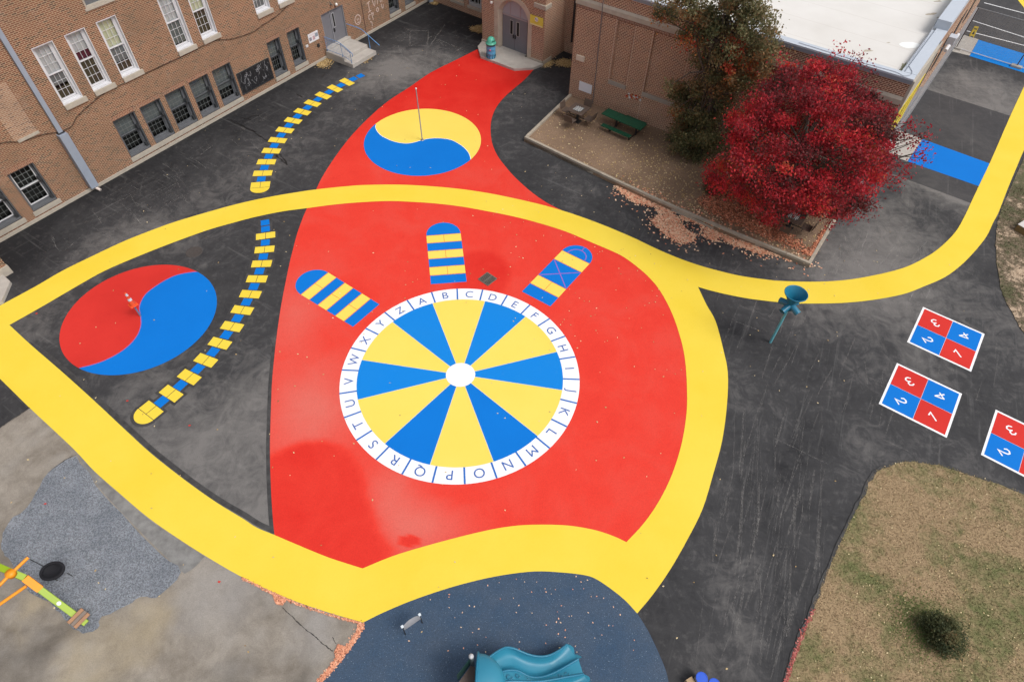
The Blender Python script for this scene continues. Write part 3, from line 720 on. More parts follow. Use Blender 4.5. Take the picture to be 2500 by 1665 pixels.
court(cc.x, cc.y, 1.21, math.atan2(exv.y, exv.x), 'four-square court by the lawn corner, cut by the right edge of the photo')

# hopscotch mats round the wheel
def mat3(cor, rows, dome, label, special=False):
    """cor = bl, br, tl, tr"""
    bl, br, tl, tr = [Vector(c_) for c_ in cor]
    t_ = thing('hopscotch_mat', ((bl.x+br.x)/2, (bl.y+br.y)/2, .008), label, 'playground marking', 'short round-topped hopscotch mats')
    q = lambda u_, v_: (bl*(1-u_)+br*u_)*(1-v_)+(tl*(1-u_)+tr*u_)*v_
    L_ = ((tl+tr)/2-(bl+br)/2).length; W_ = (br-bl).length; gp_ = .025/L_; v0 = 0
    for i, (kind, hgt) in enumerate(rows):
        v1 = v0+hgt
        a, b = v0+(gp_/2 if i else 0), v1-gp_/2
        if kind == 'pair':
            for u0, u1 in ((0, .495), (.505, 1)):
                MB().prism([q(u0, a), q(u1, a), q(u1, b), q(u0, b)], None, .012).build('yellow_box', YEL2, t_)
        else:
            ob = MB().prism([q(0, a), q(1, a), q(1, b), q(0, b)], None, .012).build('blue_box' if kind != 'yellow' else 'yellow_box', BLU if kind != 'yellow' else YEL2, t_)
            if kind == 'cross':
                for j, (A_, B_) in enumerate((((0.02, a+.004), (.98, b-.004)), ((0.02, b-.004), (.98, a+.004)))):
                    m2 = MB(); strip(m2, [q(*A_), q(*B_)], .045, .015+j*.0015); m2.build('cross_line', PURP, ob)
        v0 = v1
    top = (tl+tr)/2; ex = (tr-tl)/2; fw_ = (top-(bl+br)/2).normalized()*dome
    off = fw_.normalized()*.0125
    arc = [top+off+ex*math.cos(PI*j/28)+fw_*math.sin(PI*j/28) for j in range(29)]
    dm = MB().prism(arc, None, .012).build('dome_box', BLU, t_)
    if special:
        m2 = MB(); strip(m2, [top+off*1.5+ex*.62*math.cos(PI*j/20)+fw_*.62*math.sin(PI*j/20) for j in range(21)], .045, .015); m2.build('arc_line', PURP, dm)
        m2 = MB(); strip(m2, [top+fw_*.65, top+fw_*.99], .045, .0165); m2.build('arc_line', PURP, dm)
PURP = paint_mat('violet_line', (.30, .13, .50), (.27, .12, .45))
s6 = 1/6
RW = [('blue', s6), ('pair', s6), ('blue', s6), ('pair', s6), ('blue', s6), ('pair', s6)]
mat3([(-6.5, 16.39), (-5.62, 17.66), (-9.03, 18.10), (-8.15, 19.46)], RW, .82, 'hopscotch mat to the left of the wheel, tilted away from its top left')
mat3([(-3.58, 18.91), (-2.04, 19.12), (-4.11, 22.02), (-2.53, 22.26)], RW, .84, 'upright hopscotch mat directly above the letters A and B of the wheel')
mat3([(.37, 18.62), (1.58, 17.8), (2.19, 21.28), (3.39, 20.45)], [('blue', .195), ('pair', .195), ('cross', .393), ('yellow', .217)], .78, 'hopscotch mat to the right of the wheel with a violet cross and arc', True)

# the two long winding hopscotches
UPP = [(-9.66,36.34),(-10.03,35.94),(-10.34,35.58),(-10.63,35.19),(-10.91,34.8),(-11.18,34.39),(-11.43,33.98),(-11.65,33.56),(-11.86,33.12),(-12.05,32.66),(-12.23,32.2),(-12.4,31.74),(-12.54,31.28),(-12.66,30.8),(-12.76,30.33),(-12.84,29.84),(-12.91,29.36),(-12.96,28.86),(-12.99,28.38),(-13.0,27.88),(-12.99,27.4),(-12.96,26.91),(-12.92,26.43),(-12.86,25.95),(-12.78,25.49)]
LOW = [(-11.78,22.65),(-11.64,22.2),(-11.51,21.74),(-11.4,21.28),(-11.31,20.82),(-11.24,20.36),(-11.19,19.9),(-11.16,19.44),(-11.14,18.96),(-11.14,18.5),(-11.16,18.05),(-11.19,17.6),(-11.24,17.14),(-11.31,16.69),(-11.39,16.24),(-11.49,15.8),(-11.61,15.36),(-11.74,14.92),(-11.89,14.5),(-12.06,14.09),(-12.25,13.69),(-12.45,13.3),(-12.66,12.92),(-12.88,12.55),(-13.12,12.18)]
def longhop(pts, wpair, sq, dome, label, rim=False):
    t_ = thing('hopscotch_trail', (pts[12][0], pts[12][1], 0), label, 'playground marking', 'long winding hopscotch trails of yellow and blue squares')
    n_ = len(pts); mrim = MB()
    for i, p in enumerate(pts):
        p = Vector(p); d = Vector(pts[min(i+1, n_-1)])-Vector(pts[max(i-1, 0)]); d.normalize(); s_ = Vector((-d.y, d.x))
        yellow = i >= 2 and i % 2 == 0
        hl = sq*(.5 if yellow else .47)
        cs = [(-wpair/2, -.011), (.011, wpair/2)] if yellow else [(-sq*.46, sq*.46)]
        for a, b in cs:
            MB().prism([p+d*-hl+s_*b, p+d*-hl+s_*a, p+d*hl+s_*a, p+d*hl+s_*b][::-1], None, .008).build('yellow_square' if yellow else 'blue_square', YEL if yellow else BLU, t_)
        if rim:
            wv_ = (wpair if yellow else sq)/2+.10
            mrim.prism([p-d*(hl+.10)+s_*wv_, p-d*(hl+.10)-s_*wv_, p+d*(hl+.1)-s_*wv_, p+d*(hl+.1)+s_*wv_][::-1], None, .0015+.0006*(i % 2)+(.0008 if yellow else 0))
    top = p+d*(hl+.02)
    arc = [top+s_*(wpair/2)*math.cos(PI*j/20)+d*dome*math.sin(PI*j/20) for j in range(21)]
    if s_.cross(d) < 0: arc.reverse()
    MB().prism(arc, None, .008).build('half_round', YEL, t_)
    if rim:
        mrim.prism([top+s_*(wpair/2+.12)*math.cos(PI*j/20)+d*(dome+.12)*math.sin(PI*j/20) for j in range(21)][::-1], None, .0035)
        mrim.build('dark_outline', SEAL, t_)
longhop(UPP, .94, .45, .42, 'winding hopscotch trail between the brick wall and the red field, above the yellow path')
longhop(LOW, .86, .425, .40, 'winding hopscotch trail beside the red and blue circle, below the yellow path', True)

# ================================================================== WALL HELPERS
class Wall:
    def __init__(s, a, b, out):
        s.a = Vector(a); s.u = (Vector(b)-Vector(a)).normalized(); s.L = (Vector(b)-Vector(a)).length
        n_ = Vector((-s.u.y, s.u.x)); s.n = n_ if n_.dot(Vector(out)) > 0 else -n_
    def p(s, t, z, o=0.):
        q = s.a+s.u*t+s.n*o; return Vector((q.x, q.y, z))
    def box(s, mb, s0, s1, z0, z1, o0, o1):
        u3 = Vector((s.u.x, s.u.y, 0)); n3 = Vector((s.n.x, s.n.y, 0))
        if u3.cross(n3).z > 0: mb.obox(s.p(s0, z0, o0), u3*(s1-s0), n3*(o1-o0), Vector((0, 0, z1-z0)))
        else: mb.obox(s.p(s0, z0, o0)+u3*(s1-s0), -u3*(s1-s0), n3*(o1-o0), Vector((0, 0, z1-z0)))
        return mb
    def q(s, mb, pts, o=0.):
        """planar polygon given as (s,z), facing out"""
        vs = [s.p(a, z, o) for a, z in pts]
        nrm = (vs[1]-vs[0]).cross(vs[2]-vs[1])
        if nrm.dot(Vector((s.n.x, s.n.y, 0))) < 0: vs.reverse()
        return mb.add(vs, [tuple(range(len(vs)))])
    def face(s, mb, s0, s1, z0, z1, holes=(), depth=.16):
        S = sorted({s0, s1, *[h for q in holes for h in q[:2]]}); Z = sorted({z0, z1, *[h for q in holes for h in q[2:4]]})
        S = [v for v in S if s0 <= v <= s1]; Z = [v for v in Z if z0 <= v <= z1]
        for i in range(len(S)-1):
            for j in range(len(Z)-1):
                ms, mz = (S[i]+S[i+1])/2, (Z[j]+Z[j+1])/2
                if any(h[0] < ms < h[1] and h[2] < mz < h[3] for h in holes): continue
                s.q(mb, [(S[i], Z[j]), (S[i+1], Z[j]), (S[i+1], Z[j+1]), (S[i], Z[j+1])])
        for h in holes:
            a, b, c_, d_ = h[:4]; dp = h[4] if len(h) > 4 else depth
            for (e, f_) in (((a, c_), (b, c_)), ((b, c_), (b, d_)), ((b, d_), (a, d_)), ((a, d_), (a, c_))):
                mb.add([s.p(*e, 0), s.p(*f_, 0), s.p(*f_, -dp), s.p(*e, -dp)], [(0, 1, 2, 3)])
        return mb
def ringbox(W, mb, s0, s1, z0, z1, w, o0, o1, wb=None, wt=None):
    wb = wb or w; wt = wt or w
    W.box(mb, s0, s0+w, z0, z1, o0, o1); W.box(mb, s1-w, s1, z0, z1, o0, o1)
    W.box(mb, s0+w, s1-w, z0, z0+wb, o0, o1); W.box(mb, s0+w, s1-w, z1-wt, z1, o0, o1)
def grid(W, mb, s0, s1, z0, z1, nc, nr, o0, o1, w=.016):
    for i in range(1, nc): x_ = s0+(s1-s0)*i/nc; W.box(mb, x_-w/2, x_+w/2, z0, z1, o0, o1)
    for j in range(1, nr): z_ = z0+(z1-z0)*j/nr; W.box(mb, s0, s1, z_-w/2, z_+w/2, o0-.001, o1-.002)

def white_window(par, W, s0, s1, z0, z1, blinds):
    """tall white double-hung window; blinds = [(frac0, frac1, key)] of the glass height, 0 at the foot"""
    mb = MB(); d = .2
    for a, b, c_, d_ in ((s0, s0+.03, z0, z1), (s1-.03, s1, z0, z1), (s0+.03, s1-.03, z1-.03, z1), (s0+.03, s1-.03, z0, z0+.05)): W.box(mb, a, b, c_, d_, -d, .004)
    ringbox(W, mb, s0+.03, s1-.03, z0+.05, z1-.03, .085, -d-.02, -d+.05, .05, .06)
    g0, g1, h0, h1 = s0+.115, s1-.115, z0+.10, z1-.09; zm = (h0+h1)/2
    wn = mb.build('window', WHTF, par)
    fr = MB(); ringbox(W, fr, g0, g1, zm-.03, h1, .05, -d-.03, -d+.03); ringbox(W, fr, g0+.001, g1-.001, h0, zm+.02, .05, -d-.07, -d-.034, .08)
    grid(W, fr, g0+.05, g1-.05, zm+.02, h1-.05, 3, 3, -d-.015, -d+.006); grid(W, fr, g0+.05, g1-.05, h0+.08, zm-.03, 3, 3, -d-.06, -d-.042)
    fr.build('sash', WHTF, wn)
    gm = MB(); W.q(gm, [(g0+.05, zm+.02), (g1-.05, zm+.02), (g1-.05, h1-.05), (g0+.05, h1-.05)], -d-.01); W.q(gm, [(g0+.05, h0+.08), (g1-.05, h0+.08), (g1-.05, zm-.03), (g0+.05, zm-.03)], -d-.05)
    gm.build('pane', GLASS, wn)
    bk = MB(); W.box(bk, g0, g1, h0, h1, -d-.45, -d-.40); bk.build('dark_interior', DARK, wn)
    for f0, f1, key in blinds:
        b_ = MB(); W.box(b_, g0+.01, g1-.01, h0+(h1-h0)*f0, h0+(h1-h0)*f1, -d-.100-.003*f0, -d-.088-.003*f0); b_.build('blind', BLIND[key], wn)
    sl = MB(); W.box(sl, s0-.01, s1+.10, z0-.21, z0-.002, -.1, .09); sl.build('sill', STONE, wn)
    return wn
def base_window(par, W, s0, s1, z0, z1, fan=True, light=False, seed=0):
    r_ = random.Random(seed); mb = MB(); d = .26
    fm = GRYF
    for a, b, c_, d_ in ((s0+.012, s0+.05, z0, z1-.012), (s1-.05, s1-.012, z0, z1-.012), (s0+.05, s1-.05, z0, z0+.09)): W.box(mb, a, b, c_, d_, -d, -.035)
    ringbox(W, mb, s0+.05, s1-.05, z0+.09, z1-.03, .09, -d-.03, -d+.02, .07, .05)
    wn = mb.build('window', fm, par)
    sh = MB(); ringbox(W, sh, s0, s1, z0+.001, z1, .012, -.2, -.002, .004, .03); sh.build('outer_frame', DKF, wn)
    g0, g1, h0, h1 = s0+.14, s1-.14, z0+.16, z1-.08; zm = h0+(h1-h0)*.50
    fr = MB(); ringbox(W, fr, g0, g1, zm-.02, h1, .035, -d-.02, -d+.035); ringbox(W, fr, g0+.001, g1-.001, h0, zm+.02, .04, -d-.07, -d-.03)
    fr.build('sash', GRYF if not light else WHTF, wn)
    fg = MB(); grid(W, fg, g0+.035, g1-.035, zm+.015, h1-.035, 4, 4 if not light else 3, -d-.016, -d-.008, .009 if not light else .018); grid(W, fg, g0+.04, g1-.04, h0+.04, zm-.02, 4, 3, -d-.055, -d-.048, .008)
    fg.build('glazing_bars', P('bar_grey', (.27, .29, .29), (.21, .23, .23), 4), wn)
    gm = MB(); W.q(gm, [(g0+.03, zm+.015), (g1-.03, zm+.015), (g1-.03, h1-.03), (g0+.03, h1-.03)], -d-.02); W.q(gm, [(g0+.04, h0+.04), (g1-.04, h0+.04), (g1-.04, zm-.02), (g0+.04, zm-.02)], -d-.06)
    gm.build('pane', GLASS, wn)
    bk = MB(); W.box(bk, g0, g1, h0, h1, -d-.35, -d-.30); bk.build('dark_interior', DARK, wn)
    if not light:
        b_ = MB(); W.box(b_, g0+.01, g1-.01, zm+.0-r_.choice((0, 0, .35)), h1, -d-.10, -d-.09); b_.build('blind', BLIND['haze'], wn)
    W.box(MB(), s1-.19, s1-.05, zm+.05, zm+.27, -.16, -.06).build('latch_box', DKF, wn); W.box(MB(), s1-.18, s1-.05, z0+.10, z0+.32, -.16, -.06).build('latch_box', DKF, wn)
    W.box(MB(), s0+.02, s1-.02, zm-.01, zm+.015, -.12, -.10).build('guard_bar', DKF, wn)
    return wn

# ================================================================== LEFT BUILDING
WL = Wall(A0, A1, (1, -.5))
sch = thing('school_building', (A0.x, A0.y, 0), 'long brown brick school wall with white upper windows and dark basement windows', 'building')
up = [(5.45, 6.39), (6.92, 7.87), (8.42, 9.39), (11.55, 12.53), (13.08, 14.06), (16.70, 17.69), (18.27, 19.27), (21.4, 22.4), (22.95, 23.95), (26.3, 27.3)]
bs = [(.10, 1.34), (1.86, 3.04), (7.03, 8.22), (8.51, 9.69), (9.97, 11.18), (11.46, 12.66), (12.94, 14.16), (16.77, 17.73), (18.29, 19.25), (27.0, 28.0), (28.62, 29.57)]
door = (21.06, 22.95, .5, 2.5)
holes = [(a, b, 4.08, 6.64, .24) for a, b in up]+[(a, b, .46, 2.48, .32) for a, b in bs]+[door+(.2,)]+[(8.32, 9.6, 7.26, 9.4, .2)]
mb = MB(); WL.face(mb, -6, WL.L, 0, 12, holes)
bkp = [WL.p(-6, 0), WL.p(WL.L, 0), WL.p(WL.L, 0, -14), WL.p(-6, 0, -14)]
for i in (1, 2, 3):
    a, b = bkp[i], bkp[(i+1) % 4]; mb.add([b, a, a+Vector((0, 0, 12)), b+Vector((0, 0, 12))], [(0, 1, 2, 3)])
mb.build('wall', BRKL, sch, auto_uv=True)
m2 = MB(); m2.prism([WL.p(-6.2, 0, .12).xy, WL.p(WL.L+.1, 0, .12).xy, WL.p(WL.L+.1, 0, -14.2).xy, WL.p(-6.2, 0, -14.2).xy][::-1], 12.001, 12.3); m2.build('roof', COPING, sch)
BL = [[(0, .22, 'brown'), (.27, .5, 'grey'), (.5, 1, 'pale')], [(0, .47, 'brown'), (.5, .66, 'maroon'), (.66, 1, 'pale')], [(0, .18, 'brown'), (.2, .5, 'grey'), (.5, 1, 'cream')], [(.05, .5, 'haze'), (.5, 1, 'pale')], [(0, .5, 'brown'), (.5, .72, 'cream'), (.72, .95, 'maroon')], [(0, .3, 'grey'), (.5, 1, 'pale')], [(0, .4, 'grey'), (.5, 1, 'pale')], [(.5, 1, 'pale')], [(.5, 1, 'pale')], [(.5, 1, 'pale')]]
for (a, b), bl_ in zip(up, BL): white_window(sch, WL, a, b, 4.08, 6.64, bl_)
for i, (a, b) in enumerate(bs): base_window(sch, WL, a, b, .46, 2.48, True, i in (0, 1), i)
m2 = MB(); WL.box(m2, 8.32, 9.6, 7.26, 9.4, -.2, -.12); vt = m2.build('vent_panel', GRYF, sch)
m2 = MB(); ringbox(WL, m2, 8.32, 9.6, 7.26, 9.4, .07, -.12, .01); WL.box(m2, 8.25, 9.66, 7.17, 7.255, -.05, .05); m2.build('vent_frame', STONE, vt)
for a, b in ((6.98, 14.24), (16.72, 17.80), (18.25, 19.32), (1.80, 3.12), (.0, 1.40), (26.95, 28.10), (28.58, 29.66)):
    m2 = MB(); WL.box(m2, a, b, .235, .457, -.05, .05); m2.build('stone_sill', STONE, sch)
m2 = MB(); WL.box(m2, -.75, 20.8, 0, .15, -.05, .06); WL.box(m2, 22.95, WL.L-.05, 0, .15, -.05, .06); m2.build('stone_base', STONE, sch)
# soldier courses over the basement windows
for a, b in bs: WL.box(MB(), a-.06, b+.06, 2.485, 2.69, -.02, .004).build('lintel', BRKLS, sch, auto_uv=True)
# walled-up opening left of the downpipe
m2 = MB(); WL.box(m2, 3.0, 3.95, 3.50, 3.62, -.05, .05); m2.build('stone_sill', STONE, sch)
m2 = MB(); WL.q(m2, [(2.9, 3.62), (3.9, 3.62), (3.9, 5.9), (2.9, 5.9)], .004); m2.build('patched_brick', brick_mat('patched_brick_mat', (.36, .20, .12), (.28, .14, .09), (.5, .4, .3)), sch, auto_uv=True)
# second-floor windows (above the photo's frame)
# downpipe
m2 = MB(); WL.box(m2, 4.60, 4.80, 3.1, 12, .01, .14); dp = m2.build('downpipe', PIPEG, sch)
m2 = MB(); WL.box(m2, 4.50, 4.88, .22, 3.1, .005, .30); m2.build('pipe_guard', PIPEG, dp)
m2 = MB(); m2.tube([WL.p(4.72, .30, .16), WL.p(4.72, .14, .2), WL.p(4.78, .06, .42)], .07, 10); m2.build('pipe_shoe', P('rusty_white', (.55, .42, .36), (.7, .66, .62), 9), dp)
m2 = MB(); WL.box(m2, 4.55, 4.85, 3.12, 3.17, .0, .16); m2.build('pipe_clamp', DKMET, dp)
# cable sagging over the facade
cab = [(1.0, 3.95), (2.39, 3.82), (3.12, 3.51), (4.0, 3.38), (4.61, 3.19), (5.05, 3.14), (5.33, 3.17), (5.74, 3.44), (6.63, 3.69), (7.41, 3.85), (8.47, 3.85), (9.56, 3.84), (11.43, 3.81), (13.08, 3.85), (13.84, 3.8), (14.7, 3.53), (16.08, 3.37), (16.87, 3.47), (18.06, 3.6), (19.37, 3.95), (21, 4.0), (25, 3.9)]
m2 = MB(); m2.tube([WL.p(a, z, .03) for a, z in crom(cab, 4)], .017, 5); m2.build('cable', P('cable_brown', (.06, .035, .025), (.08, .05, .03), 4), sch)
m2 = MB(); m2.tube([WL.p(24.55, .1, .02), WL.p(24.5, 4, .02)], .02, 5); m2.build('conduit', P('conduit_rust', (.12, .06, .045), (.2, .12, .1), 4), sch)
# double door
m2 = MB(); s0, s1, z0, z1 = door
WL.box(m2, s0+.05, 21.83, z0+.05, z1-.04, -.16, -.11); d1 = m2.build('door', DOORG, sch)
m2 = MB(); WL.box(m2, 21.89, s1-.05, z0+.05, z1-.04, -.16, -.11); d2 = m2.build('door', DOORG, sch)
m2 = MB(); ringbox(WL, m2, s0, s1, z0, z1, .05, -.19, -.03, .05); WL.box(m2, 21.83, 21.89, z0+.05, z1-.05, -.18, -.07); m2.build('door_frame', P('frame_grey', (.26, .26, .28), (.22, .22, .24), 3), sch)
m2 = MB(); WL.box(m2, 22.0, 22.2, 1.40, 2.26, -.112, -.105); gg = m2.build('door_light', P('light_trim', (.42, .42, .44), (.38, .38, .40), 4), d2)
m2 = MB(); WL.box(m2, 22.035, 22.165, 1.44, 2.22, -.106, -.100); m2.build('pane', DARK, d2)
m2 = MB(); WL.box(m2, 21.93, 22.03, 1.17, 1.37, -.11, -.05); m2.build('handle', DKMET, d2)
# porch lights over door
m2 = MB(); m2.tube([WL.p(22.0, 2.82, 0), WL.p(22.0, 2.86, .12), WL.p(22.0, 2.80, .2)], .03, 8); WL.box(m2, 21.94, 22.06, 2.76, 2.92, 0, .03); m2.build('flood_lamp', P('lamp_bronze', (.16, .14, .12), (.1, .09, .08), 5), sch)
m2 = MB(); m2.lathe(WL.p(22.35, 2.72, .12), [(0, -.09), (.06, -.07), (.09, 0), (.06, .07), (0, .09)], 14); m2.build('globe_lamp', P('lamp_white', (.75, .72, .7), (.7, .68, .66), 3, .4), sch)
m2 = MB(); WL.box(m2, 19.43, 19.6, 1.2, 1.32, 0, .05); m2.build('alarm_box', WHTF, sch)
m2 = MB(); WL.box(m2, 20.3, 20.46, .88, 1.06, 0, .07); m2.build('hose_tap_box', DKMET, sch)
# chalk writing on the brick near the corner
GRAF = P('chalk_scrawl', (.66, .53, .47), (.50, .38, .33), 30, .95)
def wallstroke(W, mb, pts, w=.03, o=.005):
    vs = []; q = [Vector(p) for p in pts]; n_ = len(q)
    for i in range(n_):
        d = (q[min(i+1, n_-1)]-q[max(i-1, 0)]); d.normalize(); nn = Vector((-d.y, d.x))*w/2
        vs += [W.p(*(q[i]+nn), o), W.p(*(q[i]-nn), o)]
    mb.add(vs, [(2*i, 2*i+2, 2*i+3, 2*i+1) for i in range(n_-1)])
m2 = MB()
gs, gz = 25.0, 1.2
for k_, st in enumerate([[(.0, .62), (.32, .70)], [(.16, .66), (.16, .12)], [(.02, .08), (.32, .14)], [(.5, .78), (.68, .25), (.84, .85)], [(.95, .28), (1.1, .90), (1.28, .30)], [(1.0, .5), (1.24, .54)], [(1.4, .28), (1.45, .95), (1.68, .32), (1.75, 1.0)], [(1.75, .3), (1.8, .62), (1.9, .40), (1.97, .2)],
           [(.2, -.12), (.05, -.08), (-.02, -.3), (.12, -.36)], [(.28, .02), (.38, -.5)], [(.3, -.12), (.45, -.06), (.42, -.24)], [(.9, .12), (.78, -.02), (.88, -.16), (.98, -.04), (.9, .12)], [(1.3, .2), (1.32, -.05)], [(1.48, .12), (1.42, -.12), (1.36, -.05)], [(.05, -.5), (.2, -.6), (.18, -.85)], [(.15, -.9), (.13, -1.0)]]):
    wallstroke(WL, m2, crom([(gs+a, gz+b) for a, b in st], 3), .058, .004+.0008*k_)
m2.build('chalk_writing', GRAF, sch)
m2 = MB()
for k_, st in enumerate([[(-1.1, .28), (-1.25, .1), (-1.2, -.15), (-.98, -.28), (-.76, -.12), (-.74, .12), (-.92, .3), (-1.1, .28)], [(-1.05, .12), (-1.04, -.03)], [(-.9, .1), (-.9, -.04)], [(-1.06, -.12), (-.98, -.17), (-.88, -.1)]]):
    wallstroke(WL, m2, crom([(gs+a, gz-.02+b) for a, b in st], 3), .055, .004+.0008*k_)
m2.build('chalk_face', GRAF, sch)
# wing on the left edge
WW = Wall(WL.p(-.77, 0, 2.31).xy, WL.p(-8, 0, 2.31).xy, (1, -.5))
m2 = MB(); c_ = [WL.p(-.77, 0, 2.31).xy, WL.p(-8, 0, 2.31).xy, WL.p(-8, 0, -1).xy, WL.p(-.77, 0, -1).xy]
m2.prism(c_[::-1] if True else c_, .0, 11.5); wg = m2.build('wing', BRKL, sch, auto_uv=True)
for p_ in wg.data.polygons: pass
m2 = MB(); WL.box(m2, -8, -.74, 0, .42, 2.2, 2.37); m2.build('wing_base', STONE, wg)
# back wall of the recess and its downpipe
WB = Wall((-6.60, 47.33), (-2.71, 44.5), (-.5, -.8))
m2 = MB(); WB.face(m2, 0, 8.5, 0, 9, [(2.1, 3.25, .60, 2.6, .14), (3.7, 4.85, .60, 2.6, .2)])
m2.build('rear_wall', BRKR, sch, auto_uv=True)
m2 = MB(); WB.box(m2, 2.1, 3.25, .6, 2.6, -.14, -.08); m2.build('louvre', STONE, sch)
m2 = MB(); ringbox(WB, m2, 3.7, 4.85, .6, 2.6, .14, -.2, -.03, .22); wn = m2.build('window', P('stone_grey_frame', (.40, .41, .42), (.35, .36, .37), 3), sch)
m2 = MB(); WB.box(m2, 3.84, 4.71, .82, 2.46, -.2, -.18); m2.build('pane', DARK, wn)
m2 = MB(); grid(WB, m2, 3.84, 4.71, .82, 2.46, 3, 5, -.18, -.165, .03); m2.build('glazing_bars', WHTF, wn)
for a, b in ((2.05, 3.3), (3.62, 4.9)):
    m2 = MB(); WB.box(m2, a, b, .42, .597, -.05, .06); m2.build('stone_sill', STONE, sch)
m2 = MB(); m2.box((-6.45, 46.95, 4.5), (.28, .28, 9), .5); m2.build('corner_downpipe', PIPEG, sch)

# entrance steps
st = thing('entrance_steps', tuple(WL.p(21.85, 0, 1.1)), 'low concrete stoop of two steps in front of the grey side door', 'steps')
m2 = MB(); WL.box(m2, 20.8, 22.95, 0, .45, .062, 1.6); m2.build('landing', CONCL, st, bevel=.015)
m2 = MB(); WL.box(m2, 20.8, 22.95, 0, .25, 1.6, 2.28); m2.build('tread', CONCL, st, bevel=.015)
m2 = MB(); WL.box(m2, 20.9, 22.98, .45, .56, -.16, .20); m2.build('threshold', CONCL, st, bevel=.01)
def rail(nm, s_, posts, top, bal, label, mat):
    t_ = thing(nm, tuple(WL.p(s_, .25, 1.1)), label, 'railing', 'metal railings of the stoop')
    m_ = MB(); m_.tube([WL.p(s_, z, o_) for o_, z in top], .022, 8); m_.build('handrail', mat, t_)
    zt = lambda o_: np.interp(o_, [p[0] for p in top], [p[1] for p in top])
    for o_, z0_ in posts:
        m_ = MB(); m_.tube([WL.p(s_, z0_, o_), WL.p(s_, float(zt(o_)), o_)], .021, 8); m_.build('post', mat, t_)
    if bal:
        m_ = MB(); m_.tube([WL.p(s_, .55, .15), WL.p(s_, .55, 1.5), WL.p(s_, .36, 2.15)], .014, 6)
        m_.tube([WL.p(s_, float(zt(.15))-.09, .15), WL.p(s_, float(zt(1.5))-.09, 1.5), WL.p(s_, float(zt(2.15))-.09, 2.15)], .014, 6); m_.build('lower_rail', mat, t_)
        for i in range(1, 17):
            o_ = .15+i*.118
            lo = .55 if o_ < 1.5 else .55-.29*(o_-1.5)
            m_ = MB(); m_.tube([WL.p(s_, lo, o_), WL.p(s_, float(zt(o_))-.09, o_)], .008, 5); m_.build('baluster', mat, t_)
    return t_
rail('railing', 20.88, [(.15, .45), (1.45, .45), (2.15, .25)], [(.1, 1.32), (1.3, 1.32), (1.5, 1.28), (2.1, 1.02), (2.3, .92), (2.36, .80), (2.28, .70)], True, 'blue railing with upright bars on the near side of the stoop', BLUR)
rail('railing', 23.0, [(1.75, 0)], [(0, 1.30), (.9, 1.32), (1.3, 1.27), (2.6, .66)], False, 'bare light blue handrail with one post on the far side of the stoop', P('light_blue_rail', (.14, .33, .62), (.12, .28, .55), 5, .4))

# poster, chalkboard
pst = thing('poster', tuple(WL.p(20.16, 1.31, .01)), 'white poster with three grey pictures beside the grey side door', 'poster')
m2 = MB(); WL.box(m2, 19.75, 20.56, 1.31, 1.83, .005, .02); m2.build('sheet', P('paper', (.74, .73, .75), (.7, .69, .71), 3), pst)
for a, b, c_, d_, col in ((19.80, 20.0, 1.42, 1.62, (.16, .15, .18)), (20.08, 20.27, 1.40, 1.63, (.30, .2, .22)), (20.30, 20.53, 1.50, 1.72, (.15, .17, .2))):
    m2 = MB(); WL.box(m2, a, b, c_, d_, .02, .023); m2.build('picture', P('print%d' % int(a*100), col, tuple(x_*2.2 for x_ in col), 22), pst)
m2 = MB()
for j in range(2): WL.box(m2, 19.86, 20.40, 1.755-.06*j, 1.775-.06*j, .02, .0225)
m2.build('lettering', P('print_pink', (.5, .35, .38), (.6, .45, .45), 20), pst)
cb_ = thing('chalkboard', tuple(WL.p(15.45, .55, .02)), 'wide black chalkboard covered in chalk scribbles on the brick wall', 'chalkboard')
def chalk_mat():
    m, t, b = nt('chalkboard_black')
    uv = t.nodes.new('ShaderNodeUVMap'); uv.uv_map = 'UVMap'
    sv = t.nodes.new('ShaderNodeMapping'); sv.inputs['Scale'].default_value = (3.2, 1.4, 1); t.links.new(uv.outputs[0], sv.inputs[0])
    n_ = noise(t, 2.6, 8, .75, sv.outputs[0], 1.5)
    col = mixc(t, ramp(t, n_, .56, .70, 0, .75), (.006, .006, .008), (.30, .30, .33))
    t.links.new(col, b.inputs['Base Color']); b.inputs['Roughness'].default_value = .7; return m
m2 = MB(); WL.box(m2, 14.32, 16.57, .56, 1.71, .005, .03); m2.build('board', chalk_mat(), cb_, auto_uv=True)
m2 = MB(); ringbox(WL, m2, 14.28, 16.61, .52, 1.75, .04, .0, .045); m2.build('frame', DKF, cb_)
m2 = MB(); r_ = random.Random(5)
for k_ in range(26):
    a, z = r_.uniform(14.45, 16.3), r_.uniform(.85, 1.5); pp = [(a, z)]
    for j in range(4): a += r_.uniform(-.07, .12); z += r_.uniform(-.16, .16); z = min(1.66, max(.62, z)); a = min(16.5, a); pp.append((a, z))
    wallstroke(WL, m2, crom(pp, 4), .012, .031+.0003*k_)
m2.build('chalk_marks', P('chalk_grey', (.45, .45, .48), (.3, .3, .32), 30, .95), cb_)

